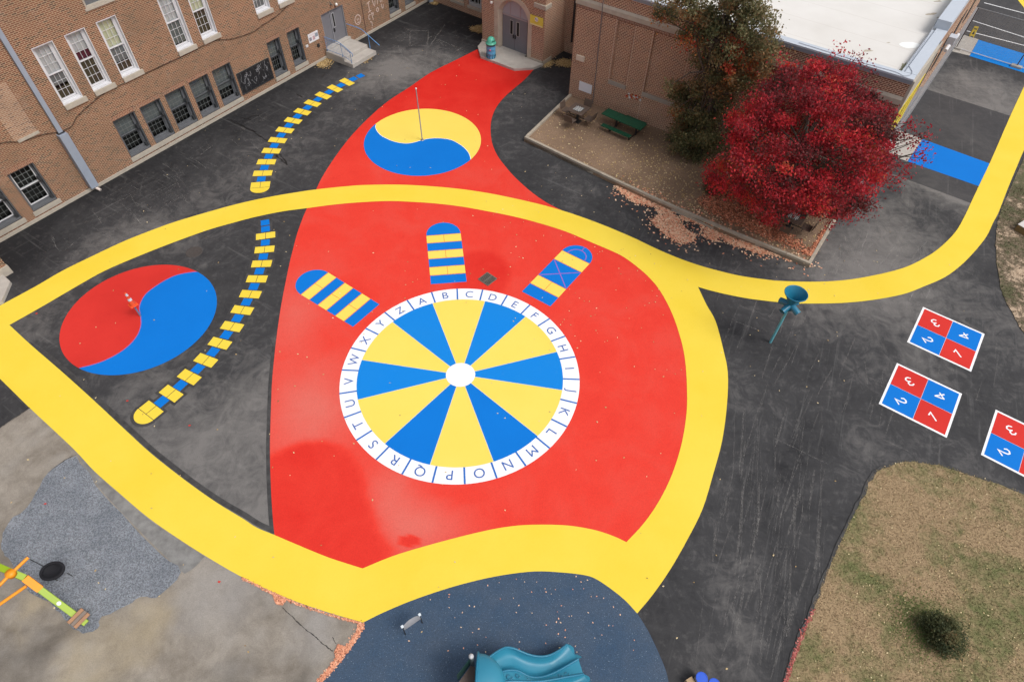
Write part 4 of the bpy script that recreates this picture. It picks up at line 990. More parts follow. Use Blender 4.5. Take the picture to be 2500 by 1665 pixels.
# ================================================================== ENTRANCE TOWER
T0, T1 = Vector((-2.45, 40.97)), Vector((1.45, 38.2)); WT = Wall(T0, T1, (-.5, -.8))
tw = thing('entrance_porch', (T0.x, T0.y, 0), 'brick entrance bay with a stone arch around grey double doors', 'building')
cx_ = 2.43
def arc_pts(r, cz, half, n_=20, z0=0.):
    a0 = math.acos(min(1, half/r)); pts = [(cx_+half, z0)]
    for i in range(n_+1):
        a = a0+(PI-2*a0)*i/n_; pts.append((cx_+r*math.cos(a), cz+r*math.sin(a)))
    pts.append((cx_-half, z0)); return pts
outer = arc_pts(1.53, 2.0, 1.44)
def wallpoly(W, mb, outerp, holesp, o):
    loops = [[Vector((p[0], p[1], 0)) for p in outerp]]+[[Vector((p[0], p[1], 0)) for p in h] for h in holesp]
    fl = [p for l in loops for p in l]; nv = Vector((W.n.x, W.n.y, 0))
    vs = [W.p(p.x, p.y, o) for p in fl]; fs = []
    for t in tessellate_polygon(loops):
        a, b, c2_ = (vs[i] for i in t); fs.append(tuple(t) if (b-a).cross(c2_-a).dot(nv) > 0 else tuple(reversed(t)))
    mb.add(vs, fs)
m2 = MB(); wallpoly(WT, m2, [(0, 0), (cx_-1.44, 0)]+outer[::-1][1:-1]+[(cx_+1.44, 0), (WT.L, 0), (WT.L, 7.5), (0, 7.5)], [], 0)
q = [WT.p(0, 0), WT.p(WT.L, 0), WT.p(WT.L, 0, -6), WT.p(0, 0, -6)]
for i in (1, 2, 3):
    a, b = q[i], q[(i+1) % 4]; m2.add([b, a, a+Vector((0, 0, 7.5)), b+Vector((0, 0, 7.5))], [(0, 1, 2, 3)])
m2.build('wall', BRKR, tw, auto_uv=True)
m2 = MB(); m2.prism([v.xy for v in q][::-1], 7.501, 7.6); m2.build('roof', COPING, tw)
# stone arch: flat face then splayed reveal
m2 = MB(); fr_ = arc_pts(1.53, 2.0, 1.44); mid = arc_pts(1.22, 2.03, 1.15); inn = arc_pts(1.02, 2.06, .97)
for A_, B_, oa, ob_ in ((fr_, mid, .02, .02), (mid, inn, .02, -.27), (fr_, fr_, -.02, .02)):
    vs = [WT.p(a, z, oa) for a, z in A_]+[WT.p(a, z, ob_) for a, z in B_]; n_ = len(A_)
    m2.add(vs, [(i, i+1, n_+i+1, n_+i) for i in range(n_-1)])
WT.box(m2, cx_-1.46, cx_-1.2, 2.45, 2.95, -.02, .028)
m2.build('stone_arch', STONEW, tw)
m2 = MB()
for z in (.75, 1.35, 1.95, 2.45): WT.box(m2, cx_-1.445, cx_-1.15, z, z+.012, .015, .0235)
m2.build('stone_joint', P('joint', (.28, .24, .2), (.24, .2, .17), 4), tw)
for a, b in ((cx_-.95, cx_-.01), (cx_+.01, cx_+.95)):
    m2 = MB(); WT.box(m2, a, b, .17, 2.18, -.27, -.22); dr = m2.build('door', DOORG, tw)
    l = a < cx_-.5; g0 = b-.30 if l else a+.12; g0, g1 = (b-.33, b-.15) if l else (a+.15, a+.33)
    m2 = MB(); WT.box(m2, g0-.025, g1+.025, 1.10, 1.98, -.222, -.212); m2.build('window_trim', P('beige_trim', (.45, .42, .4), (.4, .38, .36), 3), dr)
    m2 = MB(); WT.box(m2, g0, g1, 1.125, 1.955, -.214, -.209); m2.build('pane', DARK, dr)
    h0 = b-.10 if l else a+.03; m2 = MB(); WT.box(m2, h0, h0+.06, .92, 1.14, -.22, -.15); m2.build('handle', DKMET, dr)
arcf = [(cx_+.97, 2.18)]+[(a, z) for a, z in inn if z > 2.19]+[(cx_-.97, 2.18)]
m2 = MB(); wallpoly(WT, m2, arcf, [], -.262); tr_ = m2.build('transom', P('transom_grey', (.36, .35, .38), (.33, .32, .35), 3, .5), tw)
m2 = MB()
for a in (cx_-.38, cx_+.38): WT.box(m2, a-.035, a+.035, 2.18, 2.95, -.262, -.245)
WT.box(m2, cx_-.96, cx_+.96, 2.16, 2.24, -.27, -.21)
for i in range(1, len(arcf)-2):
    a, b = WT.p(*arcf[i], -.25), WT.p(*arcf[i+1], -.25); m2.tube([a, b], .022, 5)
m2.build('mullion', P('mullion_pink', (.36, .30, .31), (.32, .27, .28), 3), tr_)
for a, b, o1 in ((-.03, .95, .06), (3.9, WT.L+.04, .06)):
    m2 = MB(); WT.box(m2, a, b, 0, .26, -.03, o1); m2.build('stone_base', STONE, tw)
m2 = MB(); m2.obox(WT.p(WT.L-.02, 0, .06), (WT.u.x*.06, WT.u.y*.06, 0), (-WT.n.x*1.0, -WT.n.y*1.0, 0), (0, 0, .26)); m2.build('stone_base', STONE, tw)
m2 = MB(); WT.box(m2, 4.0, WT.L+.07, 3.34, 3.58, -.05, .09); m2.obox(WT.p(WT.L-.02, 3.34, -.051), (WT.u.x*.09, WT.u.y*.09, 0), (-WT.n.x*.5, -WT.n.y*.5, 0), (0, 0, .24)); m2.build('stone_cap', STONE, tw)
m2 = MB(); m2.lathe(WT.p(.86, 2.78, .13), [(0, -.09), (.06, -.07), (.09, 0), (.06, .07), (0, .09)], 14); WT.box(m2, .83, .89, 2.75, 2.81, 0, .12); m2.build('globe_lamp', P('lamp_white', (.75, .72, .7)), tw)
# recess wall between porch and gym
RW_ = Wall((2.84, 40.16), (9.0, 35.8), (-.5, -.8)); m2 = MB(); RW_.face(m2, 0, RW_.L, 0, 8.5); rw = m2.build('recess_wall', BRKR, tw, auto_uv=True)
m2 = MB(); m2.tube([(3.25, 39.5, .9), (3.25, 39.5, 7)], .07, 8); m2.build('black_downpipe', DKMET, rw)
# sign
sg = thing('entrance_sign', tuple(WT.p(4.2, 2.28, .01)), 'yellow sign with a white roundel on the brick beside the arched doors', 'sign')
m2 = MB(); WT.box(m2, 3.74, 4.68, 2.29, 2.84, .022, .045); m2.build('board', P('sign_yellow', (.72, .62, .09), (.68, .58, .08), 3, .5), sg)
m2 = MB(); WT.box(m2, 3.76, 4.66, 2.31, 2.36, .045, .049); m2.build('pale_strip', P('sign_pale', (.72, .70, .45), (.68, .66, .42), 3), sg)
m2 = MB(); dsc = [(4.21+.125*math.cos(2*PI*i/20), 2.66+.13*math.sin(2*PI*i/20)) for i in range(20)]; WT.q(m2, dsc, .0475); m2.build('roundel', P('sign_white', (.75, .75, .76), (.72, .72, .74), 3), sg)
m2 = MB(); WT.box(m2, 4.135, 4.175, 2.63, 2.73, .048, .051); WT.box(m2, 4.235, 4.275, 2.57, 2.67, .048, .051); WT.box(m2, 4.17, 4.20, 2.69, 2.72, .048, .0505); WT.box(m2, 4.21, 4.24, 2.64, 2.665, .048, .0505); m2.build('figures', P('sign_navy', (.02, .03, .14), (.03, .04, .18), 3), sg)
m2 = MB(); WT.box(m2, 4.0, 4.42, 2.495, 2.515, .045, .048); WT.box(m2, 4.08, 4.34, 2.43, 2.445, .045, .048); m2.build('lettering', P('sign_ochre', (.45, .36, .08), (.4, .3, .06), 3), sg)
# concrete apron in front of the doors
ap = [WT.p(-.0, 0, 0).xy, Vector((-2.72, 40.2)), Vector((-2.46, 38.89)), Vector((-.3, 37.41)), Vector((.84, 37.6)), Vector((1.5, 38.12))]
o = tag(MB().prism(ap, .0, .15).build('entrance_slab', CONCL), 'low pale concrete slab with clipped corners before the arched doors', 'steps')
m2 = MB(); m2.prism([v.xy for v in (WT.p(cx_-.97, 0, .02), WT.p(cx_+.97, 0, .02), WT.p(cx_+.97, 0, -.3), WT.p(cx_-.97, 0, -.3))][::-1], .0, .168); m2.build('door_sill', CONCL, o)

# trash barrel
B0 = Vector((-1.80, 38.80, .15))
tb = thing('trash_barrel', tuple(B0), 'blue painted barrel with a mint green domed lid beside the arched doors', 'trash bin')
m2 = MB(); m2.lathe(B0, [(.0, .0), (.285, .0), (.295, .03), (.285, .06), (.285, .28), (.298, .3), (.285, .32), (.285, .56), (.298, .58), (.285, .60), (.285, .82), (.30, .84), (.28, .86), (.0, .86)], 28); bb_ = m2.build('barrel', P('barrel_blue', (.10, .30, .54), (.08, .33, .52), 5, .4), tb)
m2 = MB()
for i in range(11):
    a = 2*PI*i/11+random.uniform(-.05, .05); pts_ = []
    for j in range(5):
        aa = a+.09*math.sin(j*1.9+i); pts_.append((B0.x+.3*math.cos(aa), B0.y+.3*math.sin(aa), .15+.02+.08*j*(.7+.4*random.random())))
    m2.tube(pts_, [.016, .019, .017, .012, .005], 5)
m2.build('painted_seaweed', P('seaweed', (.005, .09, .10), (.01, .13, .12), 8), bb_)
m2 = MB(); a = -1.72; m2.lathe((B0.x+.288*math.cos(a), B0.y+.288*math.sin(a), .72), [(0, .012), (.05, .010), (.055, 0)], 12, axis=(math.cos(a), math.sin(a), 0)); m2.build('pink_dot', P('pink', (.75, .16, .35), (.7, .12, .3), 9), bb_)
m2 = MB(); m2.lathe(B0, [(.315, .86), (.335, .88), (.335, .92), (.29, .94), (.27, 1.0), (.235, 1.13), (.17, 1.22), (.08, 1.27), (0, 1.28)], 28); ld = m2.build('lid', P('mint', (.09, .42, .30), (.07, .36, .26), 6, .35), tb)
m2 = MB(); m2.box((B0.x+.17, B0.y-.17, 1.28-.08), (.02, .26, .20), -.8, ('Y', .5)); m2.build('flap', P('mint_dark', (.05, .26, .19), (.04, .22, .16), 6, .4), ld)
m2 = MB(); m2.lathe(B0, [(.287, .80), (.305, .80), (.305, .87), (.287, .87)], 28); m2.build('lid_gap', DKMET, tb)

# ================================================================== GYM (right building)
R0v = Vector((2.95, 34.53)); RUv = Vector((5.55, -3.82)).normalized(); LR = 16.38
WR = Wall(R0v, R0v+RUv*LR, (-.5, -.8)); RC = R0v+RUv*LR; VV = Vector((.5905, .807)).normalized()
gy = thing('gym_building', (R0v.x, R0v.y, 0), 'flat white roofed brick building with recessed brick panels behind the two trees', 'building')
pan = [(2.52, 3.50), (4.62, 6.56), (7.35, 9.28), (9.92, 11.82), (12.6, 14.5)]
TOPZ = 6.40
m2 = MB(); WR.face(m2, 0, LR, 0, TOPZ, [(a, b, 1.90, 5.12, .11) for a, b in pan])
for a, b in pan: WR.q(m2, [(a, 1.9), (b, 1.9), (b, 5.12), (a, 5.12)], -.11)
D_ = 26.; q = [RC, RC+VV*D_, R0v+VV*D_, R0v]
for i in range(3):
    a, b = q[i], q[i+1]; m2.add([(a.x, a.y, 0), (b.x, b.y, 0), (b.x, b.y, TOPZ), (a.x, a.y, TOPZ)], [(0, 1, 2, 3)])
m2.build('wall', BRKR, gy, auto_uv=True)
for a, b in pan:
    m2 = MB(); WR.box(m2, a-.06, b+.04, 1.68, 1.897, -.1, .05); m2.build('stone_sill', P('grey_stone', (.34, .31, .27), (.28, .26, .23), 4), gy)
m2 = MB(); WR.box(m2, -.06, LR+.0, 5.30, 5.52, -.02, .06); m2.add([WR.p(-.06, 5.52, .0601), WR.p(LR, 5.52, .0601), WR.p(LR, 5.66, .002), WR.p(-.06, 5.66, .002)], [(0, 1, 2, 3)]); m2.build('stone_band', STONE, gy)
WR.box(MB(), .0, LR, 5.13, 5.298, -.01, .004).build('lintel_course', BRKRS, gy, auto_uv=True)
# white vertical joints beside the panels
m2 = MB()
for s_ in (2.44, 3.55, 4.56, 6.62, 7.3, 9.9): WR.box(MB(), s_-.010, s_+.010, .2 if s_ == 4.56 else 1.9, 5.12, -.01, .0035).build('mortar_joint', P('joint_pale', (.5, .4, .33), (.45, .36, .3), 4), gy)
# roof with copings
Rn = Vector((WR.n.x, WR.n.y)); SN = Vector((VV.y, -VV.x))
rf = [R0v-Rn*.35+RUv*.3, RC-Rn*.35-SN*.5, RC-SN*.5+VV*(D_-.4), R0v+VV*(D_-.4)+RUv*.3]
def roof_mat():
    m, t, b = nt('white_membrane')
    col = mixc(t, ramp(t, noise(t, .3, 6, .6), .35, .7), (.71, .685, .65), (.63, .60, .56))
    col = mixc(t, ramp(t, noise(t, .9, 7, .75, None, 1.), .63, .78, 0, .5), col, (.40, .33, .24))
    mp = pos(t, (1, 1, 1), -math.atan2(VV.y, VV.x)); w = t.nodes.new('ShaderNodeTexWave'); w.wave_type = 'BANDS'; w.bands_direction = 'X'; w.inputs['Scale'].default_value = .16; w.inputs['Distortion'].default_value = .15
    t.links.new(mp, w.inputs['Vector']); col = mixc(t, ramp(t, w.outputs['Fac'], .0, .004, .35, 0), col, (.50, .45, .40))
    t.links.new(col, b.inputs['Base Color']); b.inputs['Roughness'].default_value = .6; bump(t, b, noise(t, 2.5, 5, .6), .15, .03); return m
m2 = MB(); m2.prism([tuple(p) for p in rf], None, 6.16); r_ob = m2.build('roof', roof_mat(), gy)
# copings: front, right-hand side (two heights), left
def cop(a, b, inw, w, z0, z1, nm='coping'):
    a3 = Vector((a.x, a.y, z0)); d3 = Vector((b.x-a.x, b.y-a.y, 0)); i3 = Vector((inw.x*w, inw.y*w, 0))
    m_ = MB()
    if d3.cross(i3).z > 0: m_.obox(a3, d3, i3, (0, 0, z1-z0))
    else: m_.obox(a3+d3, -d3, i3, (0, 0, z1-z0))
    return m_.build(nm, COPING, gy)
cop(R0v+Rn*.05-RUv*.05, RC+Rn*.05+RUv*.04, -Rn, .46, TOPZ+.001, TOPZ+.07)
m2 = MB(); WR.box(m2, -.05, LR+.04, TOPZ-.16, TOPZ-.0, .001, .055); m2.build('fascia', COPD, gy)
cop(RC+SN*.03+VV*.42, RC+SN*.03+VV*5.6, -SN, .48, TOPZ+.002, TOPZ+.072)
cop(RC+SN*.03+VV*5.6, RC+SN*.03+VV*D_, -SN, .62, TOPZ+.003, TOPZ+.45)
# lower inner upstand for the parapet
cop(R0v-Rn*.30, RC-Rn*.30, -Rn, .1, 6.15, TOPZ, 'upstand'); cop(RC-SN*.45+VV*.3, RC-SN*.45+VV*5.5, -SN, .14, 6.15, TOPZ, 'upstand')
# roof stains and patches
def patch(cx, cy, rx, ry, a, z, mat, nm, n_=22, j=.25):
    r_ = random.Random(int(cx*100)); pts_ = []
    for i in range(n_):
        an = 2*PI*i/n_; k_ = 1+r_.uniform(-j, j); x_, y_ = rx*k_*math.cos(an), ry*k_*math.sin(an)
        pts_.append((cx+x_*math.cos(a)-y_*math.sin(a), cy+x_*math.sin(a)+y_*math.cos(a)))
    return MB().prism(pts_, None, z).build(nm, mat, r_ob)
c = G(2221, 111, 6.16); patch(c.x, c.y, .48, .30, .2, 6.166, P('white_patch', (.84, .85, .83), (.8, .81, .79), 3), 'white_patch', j=.06)
c = G(2206, 165, 6.16); patch(c.x, c.y, .55, .12, .95, 6.166, P('roof_moss', (.16, .16, .09), (.35, .32, .22), 8), 'moss_patch', j=.4)
for qx, qy, sz in ((2118, 125, .16), (2290, 4, .15), (2274, 35, .17), (2293, 44, .12), (2170, 105, .07)):
    c = G(qx, qy, 6.16); patch(c.x, c.y, sz*1.6, sz*.5, .3, 6.165, P('roof_stain', (.32, .26, .18), (.55, .48, .40), 12), 'stain', 12, .4)
m2 = MB(); m2.tube([G(x_, y_, TOPZ+.09) for x_, y_ in crom([(1950, 105), (2050, 136), (2120, 158), (2185, 176), (2206, 186), (2222, 184), (2227, 176), (2219, 160), (2222, 152), (2250, 113), (2262, 95), (2290, 47)], 4)], .012, 5); m2.build('roof_cable', P('cable_grey', (.35, .37, .42), (.3, .32, .36), 3), gy)
# right flank details
WS = Wall(RC, RC+VV*D_, (VV.y, -VV.x))
m2 = MB(); WS.box(m2, .0, 4.6, 2.2, TOPZ-.02, .002, .12); m2.build('render_panel', STONE, gy)
m2 = MB(); WS.box(m2, 4.2, D_, 5.9, 6.38, .002, .06); m2.build('brick_band', P('brown_band', (.30, .17, .11), (.34, .21, .15), 3), gy)
m2 = MB(); WS.box(m2, .0, D_, 0, .9, .002, .20); m2.build('grey_plinth', P('plinth_grey', (.24, .24, .25), (.20, .20, .21), 3), gy)
m2 = MB(); WS.box(m2, 1.5, 9.5, 1.5, 2.1, .003, .13); m2.build('ledge', P('ledge_grey', (.22, .22, .23), (.19, .19, .20), 3), gy)
for s_, z_ in ((7.4, 5.0), (11.2, 4.2)):
    m2 = MB(); m2.tube([WS.p(s_, z_, .0), WS.p(s_, z_+.08, .22)], .03, 6); br_ = m2.build('camera_arm', METALG, gy)
    m2 = MB(); m2.tube([WS.p(s_-.15, z_+.02, .28), WS.p(s_+.22, z_+.12, .30)], .09, 10); m2.build('camera_housing', WHTF, br_)
m2 = MB(); WS.box(m2, 9.0, 9.5, 4.6, 5.0, .06, .40); m2.build('wall_light', COPING, gy)
for s0_ in (6.6, 9.6, 13, 17):
    m2 = MB(); WS.box(m2, s0_, s0_+1.2, 2.9, 4.6, .002, .03); m2.build('flank_window', DKF, gy)
bn = thing('yellow_banner', tuple(WS.p(1.6, 2.6, .1)), 'long yellow banner with black strokes along the gym flank above the red tree', 'banner')
m2 = MB(); WS.box(m2, -.1, 4.3, 2.7, 5.0, .122, .14); m2.build('cloth', P('banner_yellow', (.68, .52, .02), (.62, .48, .06), 4, .6), bn)
m2 = MB()
for st_ in ([(1.0, 4.9), (.75, 4.2), (.7, 3.5), (1.0, 2.9), (1.35, 3.1)], [(.9, 3.6), (1.9, 4.9)], [(2.6, 3.1), (3.3, 4.8)]): wallstroke(WS, m2, crom(st_, 3), .17, .143+.001*len(st_))
m2.build('black_strokes', P('banner_black', (.02, .02, .015), (.03, .03, .02), 4), bn)
# signs and boxes on the front
o = tag(WR.box(MB(), .65, 1.49, .70, 1.23, .005, .03).build('white_notice', P('notice_white', (.70, .71, .76), (.66, .67, .72), 2)), 'blank white notice board low on the brick near the chess table', 'sign')
m2 = MB(); WR.box(m2, .30, .80, 2.39, 2.66, .002, .08); m2.build('electric_box', P('box_cream', (.62, .55, .45), (.58, .5, .42), 3), gy)
m2 = MB(); m2.tube([WR.p(1.66, .2, .03), WR.p(1.60, 3, .03), WR.p(1.56, 5.3, .05), WR.p(1.56, 5.6, .08), WR.p(1.55, 6.5, .08)], .022, 6); m2.build('cable', P('cable_grey2', (.13, .12, .13), (.18, .16, .16), 3), gy)
fl = thing('flower_mosaic', tuple(WR.p(4.1, 1.3, .01)), 'strip of small red, white and orange flowers stuck on the brick above the green table', 'wall decoration')
r_ = random.Random(3); FC = [('flower_red', (.45, .03, .02)), ('flower_orange', (.65, .18, .03)), ('flower_white', (.7, .72, .72)), ('flower_dark', (.10, .02, .02))]
for i in range(22):
    nm, cl = FC[r_.choice((0, 0, 1, 1, 2, 2, 3))]; s_ = 3.68+i*.04+r_.uniform(-.02, .02); z_ = 1.44-.0*i+r_.uniform(-.12, .12); rr = r_.uniform(.035, .075)
    pts_ = [(s_+rr*(1+.3*math.cos(5*2*PI*j/20))*math.cos(2*PI*j/20), z_+rr*(1+.3*math.cos(5*2*PI*j/20))*math.sin(2*PI*j/20)) for j in range(20)]
    m2 = MB(); WR.q(m2, pts_, .006+.0007*i); m2.build('flower', P(nm, cl, tuple(x_*.7 for x_ in cl), 20), fl)
# ================================================================== BED EDGING
tm = P('weathered_timber', (.46, .40, .32), (.30, .26, .21), 2.5, .9, grain=.2, detail=8)
te = thing('timber_edging', (bed_front[0].x, bed_front[0].y, 0), 'weathered timber beams edging the mulch bed in front of the gym', 'bed edging')
def beam(a, b, z0, z1, w=.14, nm='beam'):
    a, b = Vector(a), Vector(b); d = (b-a); n_ = Vector((-d.y, d.x)).normalized()*w
    m_ = MB(); m_.obox((a.x, a.y, z0), (d.x, d.y, 0), (n_.x, n_.y, 0), (0, 0, z1-z0)); return m_.build(nm, tm, te, bevel=.008)
bf = [Vector(p) for p in bed_front]
cum = [0]
for i in range(len(bf)-1): cum.append(cum[-1]+(bf[i+1]-bf[i]).length)
def bfp(t):
    t = max(0, min(cum[-1], t))
    for i in range(len(bf)-1):
        if t <= cum[i+1]+1e-9: return bf[i]+(bf[i+1]-bf[i])*((t-cum[i])/(cum[i+1]-cum[i]))
    return bf[-1]
nb = 7
for lay, (z0_, z1_) in enumerate(((0., .145), (.148, .29))):
    edges = [0]+[cum[-1]*(i+(.5 if lay else 0))/nb for i in range(1 if not lay else 0, nb)]+[cum[-1]]
    for i in range(len(edges)-1):
        if edges[i+1]-edges[i] > .05: beam(bfp(edges[i]+.006), bfp(edges[i+1]-.006), z0_, z1_, .15-.006*lay)
a, b = bf[0], R0v+Vector((.05, -.1))
for lay, (z0_, z1_) in enumerate(((0., .145), (.148, .29))):
    m_ = a+(b-a)*(.55 if lay else .4); d = (b-a).normalized(); n_ = Vector((d.y, -d.x))
    beam(a+d*.16+n_*.15, m_+n_*.15, z0_, z1_, .15); beam(m_+d*.012+n_*.15, b+n_*.15, z0_, z1_, .15)
a, b = bf[-1], RC-VV*.1
beam(a+(b-a).normalized()*.01, a+(b-a)*.5, 0, .22, .15); beam(a+(b-a)*.503, b, 0, .22, .15)

# ================================================================== PLAY FURNITURE
# tether posts
p_ = thing('tether_pole', (-5.15, 29.72, .016), 'thin bare steel pole standing in the yellow and blue circle', 'pole')
m2 = MB(); m2.tube([(-5.15, 29.72, .012), (-5.19, 29.70, 2.95)], .028, 10); m2.build('shaft', P('pole_pinkgrey', (.32, .25, .25), (.42, .38, .38), 3, .5, .2), p_)
m2 = MB(); m2.lathe((-5.19, 29.70, 2.95), [(.038, 0), (.05, .02), (.04, .06), (0, .08)], 10); m2.build('cap', WHTF, p_)
m2 = MB(); m2.lathe((-5.15, 29.72, .012), [(.0, .012), (.09, .012), (.095, 0)], 12); m2.build('base_sleeve', METALG, p_)
p_ = thing('short_pole', (-15.28, 16.66, .016), 'short grey pole in the red and blue circle with a cone jammed on it', 'pole')
m2 = MB(); m2.tube([(-15.28, 16.66, .012), (-15.27, 16.66, 1.0)], .034, 10); m2.build('shaft', P('pole_grey', (.2, .2, .26), (.26, .26, .32), 3, .5, .2), p_)
cn = thing('traffic_cone', (-15.27, 16.66, .68), 'orange traffic cone with two white bands pushed over a short pole', 'traffic cone')
ORG = P('cone_orange', (.80, .10, .025), (.72, .08, .02), 4, .45)
m2 = MB(); m2.box((-15.27, 16.66, .70), (.30, .30, .03), .9); m2.build('base_plate', ORG, cn, bevel=.01)
pr = [(.135, .0), (.035, .70)]
rr = lambda z: .112-.082*z/.70
for nm, z0_, z1_, mt in (('cone_body', 0, .26, ORG), ('white_band', .26, .38, WHTF), ('cone_body', .38, .52, ORG), ('white_band', .52, .64, WHTF), ('tip', .64, .68, ORG)):
    m2 = MB(); m2.lathe((-15.27, 16.66, .718), [(rr(z0_), z0_), (rr(z1_), z1_)]+([(0, z1_)] if nm == 'tip' else []), 20); m2.build(nm, mt, cn)
# funnel ball
fb = thing('funnel_ball_post', (10.48, 16.16, 0), 'teal funnel ball hoop with outlet tubes on a tall pale post', 'play equipment')
fx, fy = 10.46, 16.14
m2 = MB(); m2.tube([(10.48, 16.16, 0), (fx, fy, 2.1)], .052, 14); m2.build('post', P('pale_teal_post', (.14, .42, .48), (.12, .37, .44), 3, .4), fb)
m2 = MB(); m2.lathe((fx, fy, 2.03), [(.06, 0), (.15, .03), (.165, .12), (.15, .26), (.14, .36)], 24); m2.build('hub', TEAL, fb)
for k in range(4):
    a = math.radians(-143+90*k); d = Vector((math.cos(a), math.sin(a), -.22)); o_ = Vector((fx, fy, 2.28))
    m2 = MB(); m2.tube([o_+d*.08, o_+d*.22, o_+d*.42+Vector((0, 0, -.03))], [.115, .118, .122], 18, caps=False); tbn = m2.build('outlet', TEAL, fb)
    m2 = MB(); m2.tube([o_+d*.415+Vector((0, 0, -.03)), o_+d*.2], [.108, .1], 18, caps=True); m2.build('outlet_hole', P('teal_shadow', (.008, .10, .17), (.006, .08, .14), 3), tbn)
m2 = MB(); m2.lathe((fx, fy, 2.36), [(.13, 0), (.15, .06), (.30, .34), (.40, .50), (.425, .52), (.43, .545), (.415, .56), (.40, .55), (.385, .52), (.28, .34), (.135, .08), (.125, 0)], 40); m2.build('funnel', TEAL, fb)
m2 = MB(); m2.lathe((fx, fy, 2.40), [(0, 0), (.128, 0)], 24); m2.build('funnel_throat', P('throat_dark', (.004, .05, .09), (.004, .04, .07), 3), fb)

# chess tables
BROWN = P('brown_slats', (.13, .092, .072), (.10, .07, .055), 3, .6)
def chess(loc, rz, label):
    t_ = thing('chess_table', (0, 0, 0), label, 'table', 'brown chess tables in the mulch bed')
    top = MB(); nsl = 7; w = .98/nsl
    for i in range(nsl): top.box((-.49+w*(i+.5), 0, .745), (w-.008, .98, .03))
    tp = top.build('tabletop', BROWN, t_, bevel=.004)
    m_ = MB(); m_.box((0, 0, .7625), (.50, .50, .006)); m_.build('board_edge', DKMET, tp)
    mw, mk = MB(), MB(); c_ = .46/8
    for i in range(8):
        for j in range(8): (mw if (i+j) % 2 else mk).box((-.23+c_*(i+.5), -.23+c_*(j+.5), .768), (c_, c_, .005))
    mw.build('white_squares', P('chess_white', (.72, .72, .70), (.68, .68, .66), 3), tp); mk.build('black_squares', DKMET, tp)
    m_ = MB(); m_.tube([(0, 0, 0), (0, 0, .73)], .06, 12); m_.box((0, 0, .01), (.4, .4, .02)); m_.build('pedestal', DKMET, t_)
    for k in range(4):
        R_ = Matrix.Rotation(k*PI/2, 4, 'Z')
        def T(mb_):
            mb_.v = [tuple(R_ @ Vector(v)) for v in mb_.v]; return mb_
        m_ = MB()
        for i in range(4): m_.box((.58+.108*i, 0, .44), (.104, .50, .03))
        st_ = T(m_).build('seat', BROWN, t_, bevel=.004)
        m_ = MB()
        for i in range(4): m_.box((1.0+.022*i, 0, .50+.098*i), (.024, .50, .097), 0, ('Y', .22))
        T(m_).build('backrest', BROWN, t_, bevel=.004)
        m_ = MB(); m_.tube([(.06, 0, .30), (.5, 0, .30), (.62, 0, .42), (.95, 0, .42)], .022, 8); m_.tube([(.60, -.2, .42), (.60, -.18, .25), (.60, .18, .25), (.60, .2, .42)], .014, 6)
        T(m_).build('seat_frame', DKMET, t_)
    t_.location = loc; t_.rotation_euler[2] = rz; return t_
ch = chess((3.33, 31.70, .17), math.radians(55), 'brown chess table with four seats in the corner of the bed near the brick wall')
copy_tree(ch, (12.92, 23.03, .17), math.radians(55), 'brown chess table half hidden under the red tree')
# picnic table
GRN = alpha_mat('green_mesh_steel', (.012, .105, .055), lambda t: ramp(t, noise(t, 55, 1, .5, pos(t)), .34, .40, .25, 1.), .45)
GRND = P('green_frame', (.01, .085, .045), (.008, .07, .036), 3, .45)
pt = thing('picnic_table', (5.80, 31.02, .17), 'long dark green mesh picnic table with a bench on each side by the gym wall', 'picnic table')
pu = Vector((math.cos(-.655), math.sin(-.655), 0)); pv = Vector((-pu.y, pu.x, 0)); pc = Vector((5.80, 31.05, 0)); zb = .17
def PB(mb, u0, u1, v0, v1, z0, z1): mb.obox(pc+pu*u0+pv*v0+Vector((0, 0, z0+zb)), pu*(u1-u0), pv*(v1-v0), (0, 0, z1-z0)); return mb
tp = PB(MB(), -1.24, 1.24, -.35, .35, .60, .615).build('tabletop', GRN, pt)
m2 = MB()
for a in ((-1.25, 1.25, -.36, -.33), (-1.25, 1.25, .33, .36), (-1.25, -1.22, -.33, .33), (1.22, 1.25, -.33, .33), (-.45, -.42, -.33, .33)): PB(m2, *a, .585, .622)
m2.build('table_rim', GRND, tp)
for v in (-.78, .78):
    bn_ = PB(MB(), -.88 if v < 0 else -.3, .95, v-.13, v+.13, .30, .315).build('bench', GRND if v < 0 else GRND, pt)
    m2 = MB(); PB(m2, -.89 if v < 0 else -.31, .96, v-.14, v-.11, .28, .32); PB(m2, -.89 if v < 0 else -.31, .96, v+.11, v+.14, .28, .32); m2.build('bench_rim', GRND, bn_)
for u_ in (-.42, .84):
    m2 = MB(); m2.tube([pc+pu*u_+Vector((0, 0, zb)), pc+pu*u_+Vector((0, 0, zb+.59))], .055, 8); m2.tube([pc+pu*u_+pv*-.78+Vector((0, 0, zb+.28)), pc+pu*u_+pv*-.70+Vector((0, 0, zb+.02)), pc+pu*u_+Vector((0, 0, zb+.06)), pc+pu*u_+pv*.70+Vector((0, 0, zb+.02)), pc+pu*u_+pv*.78+Vector((0, 0, zb+.28))], .03, 8); m2.build('leg', DKMET, pt)

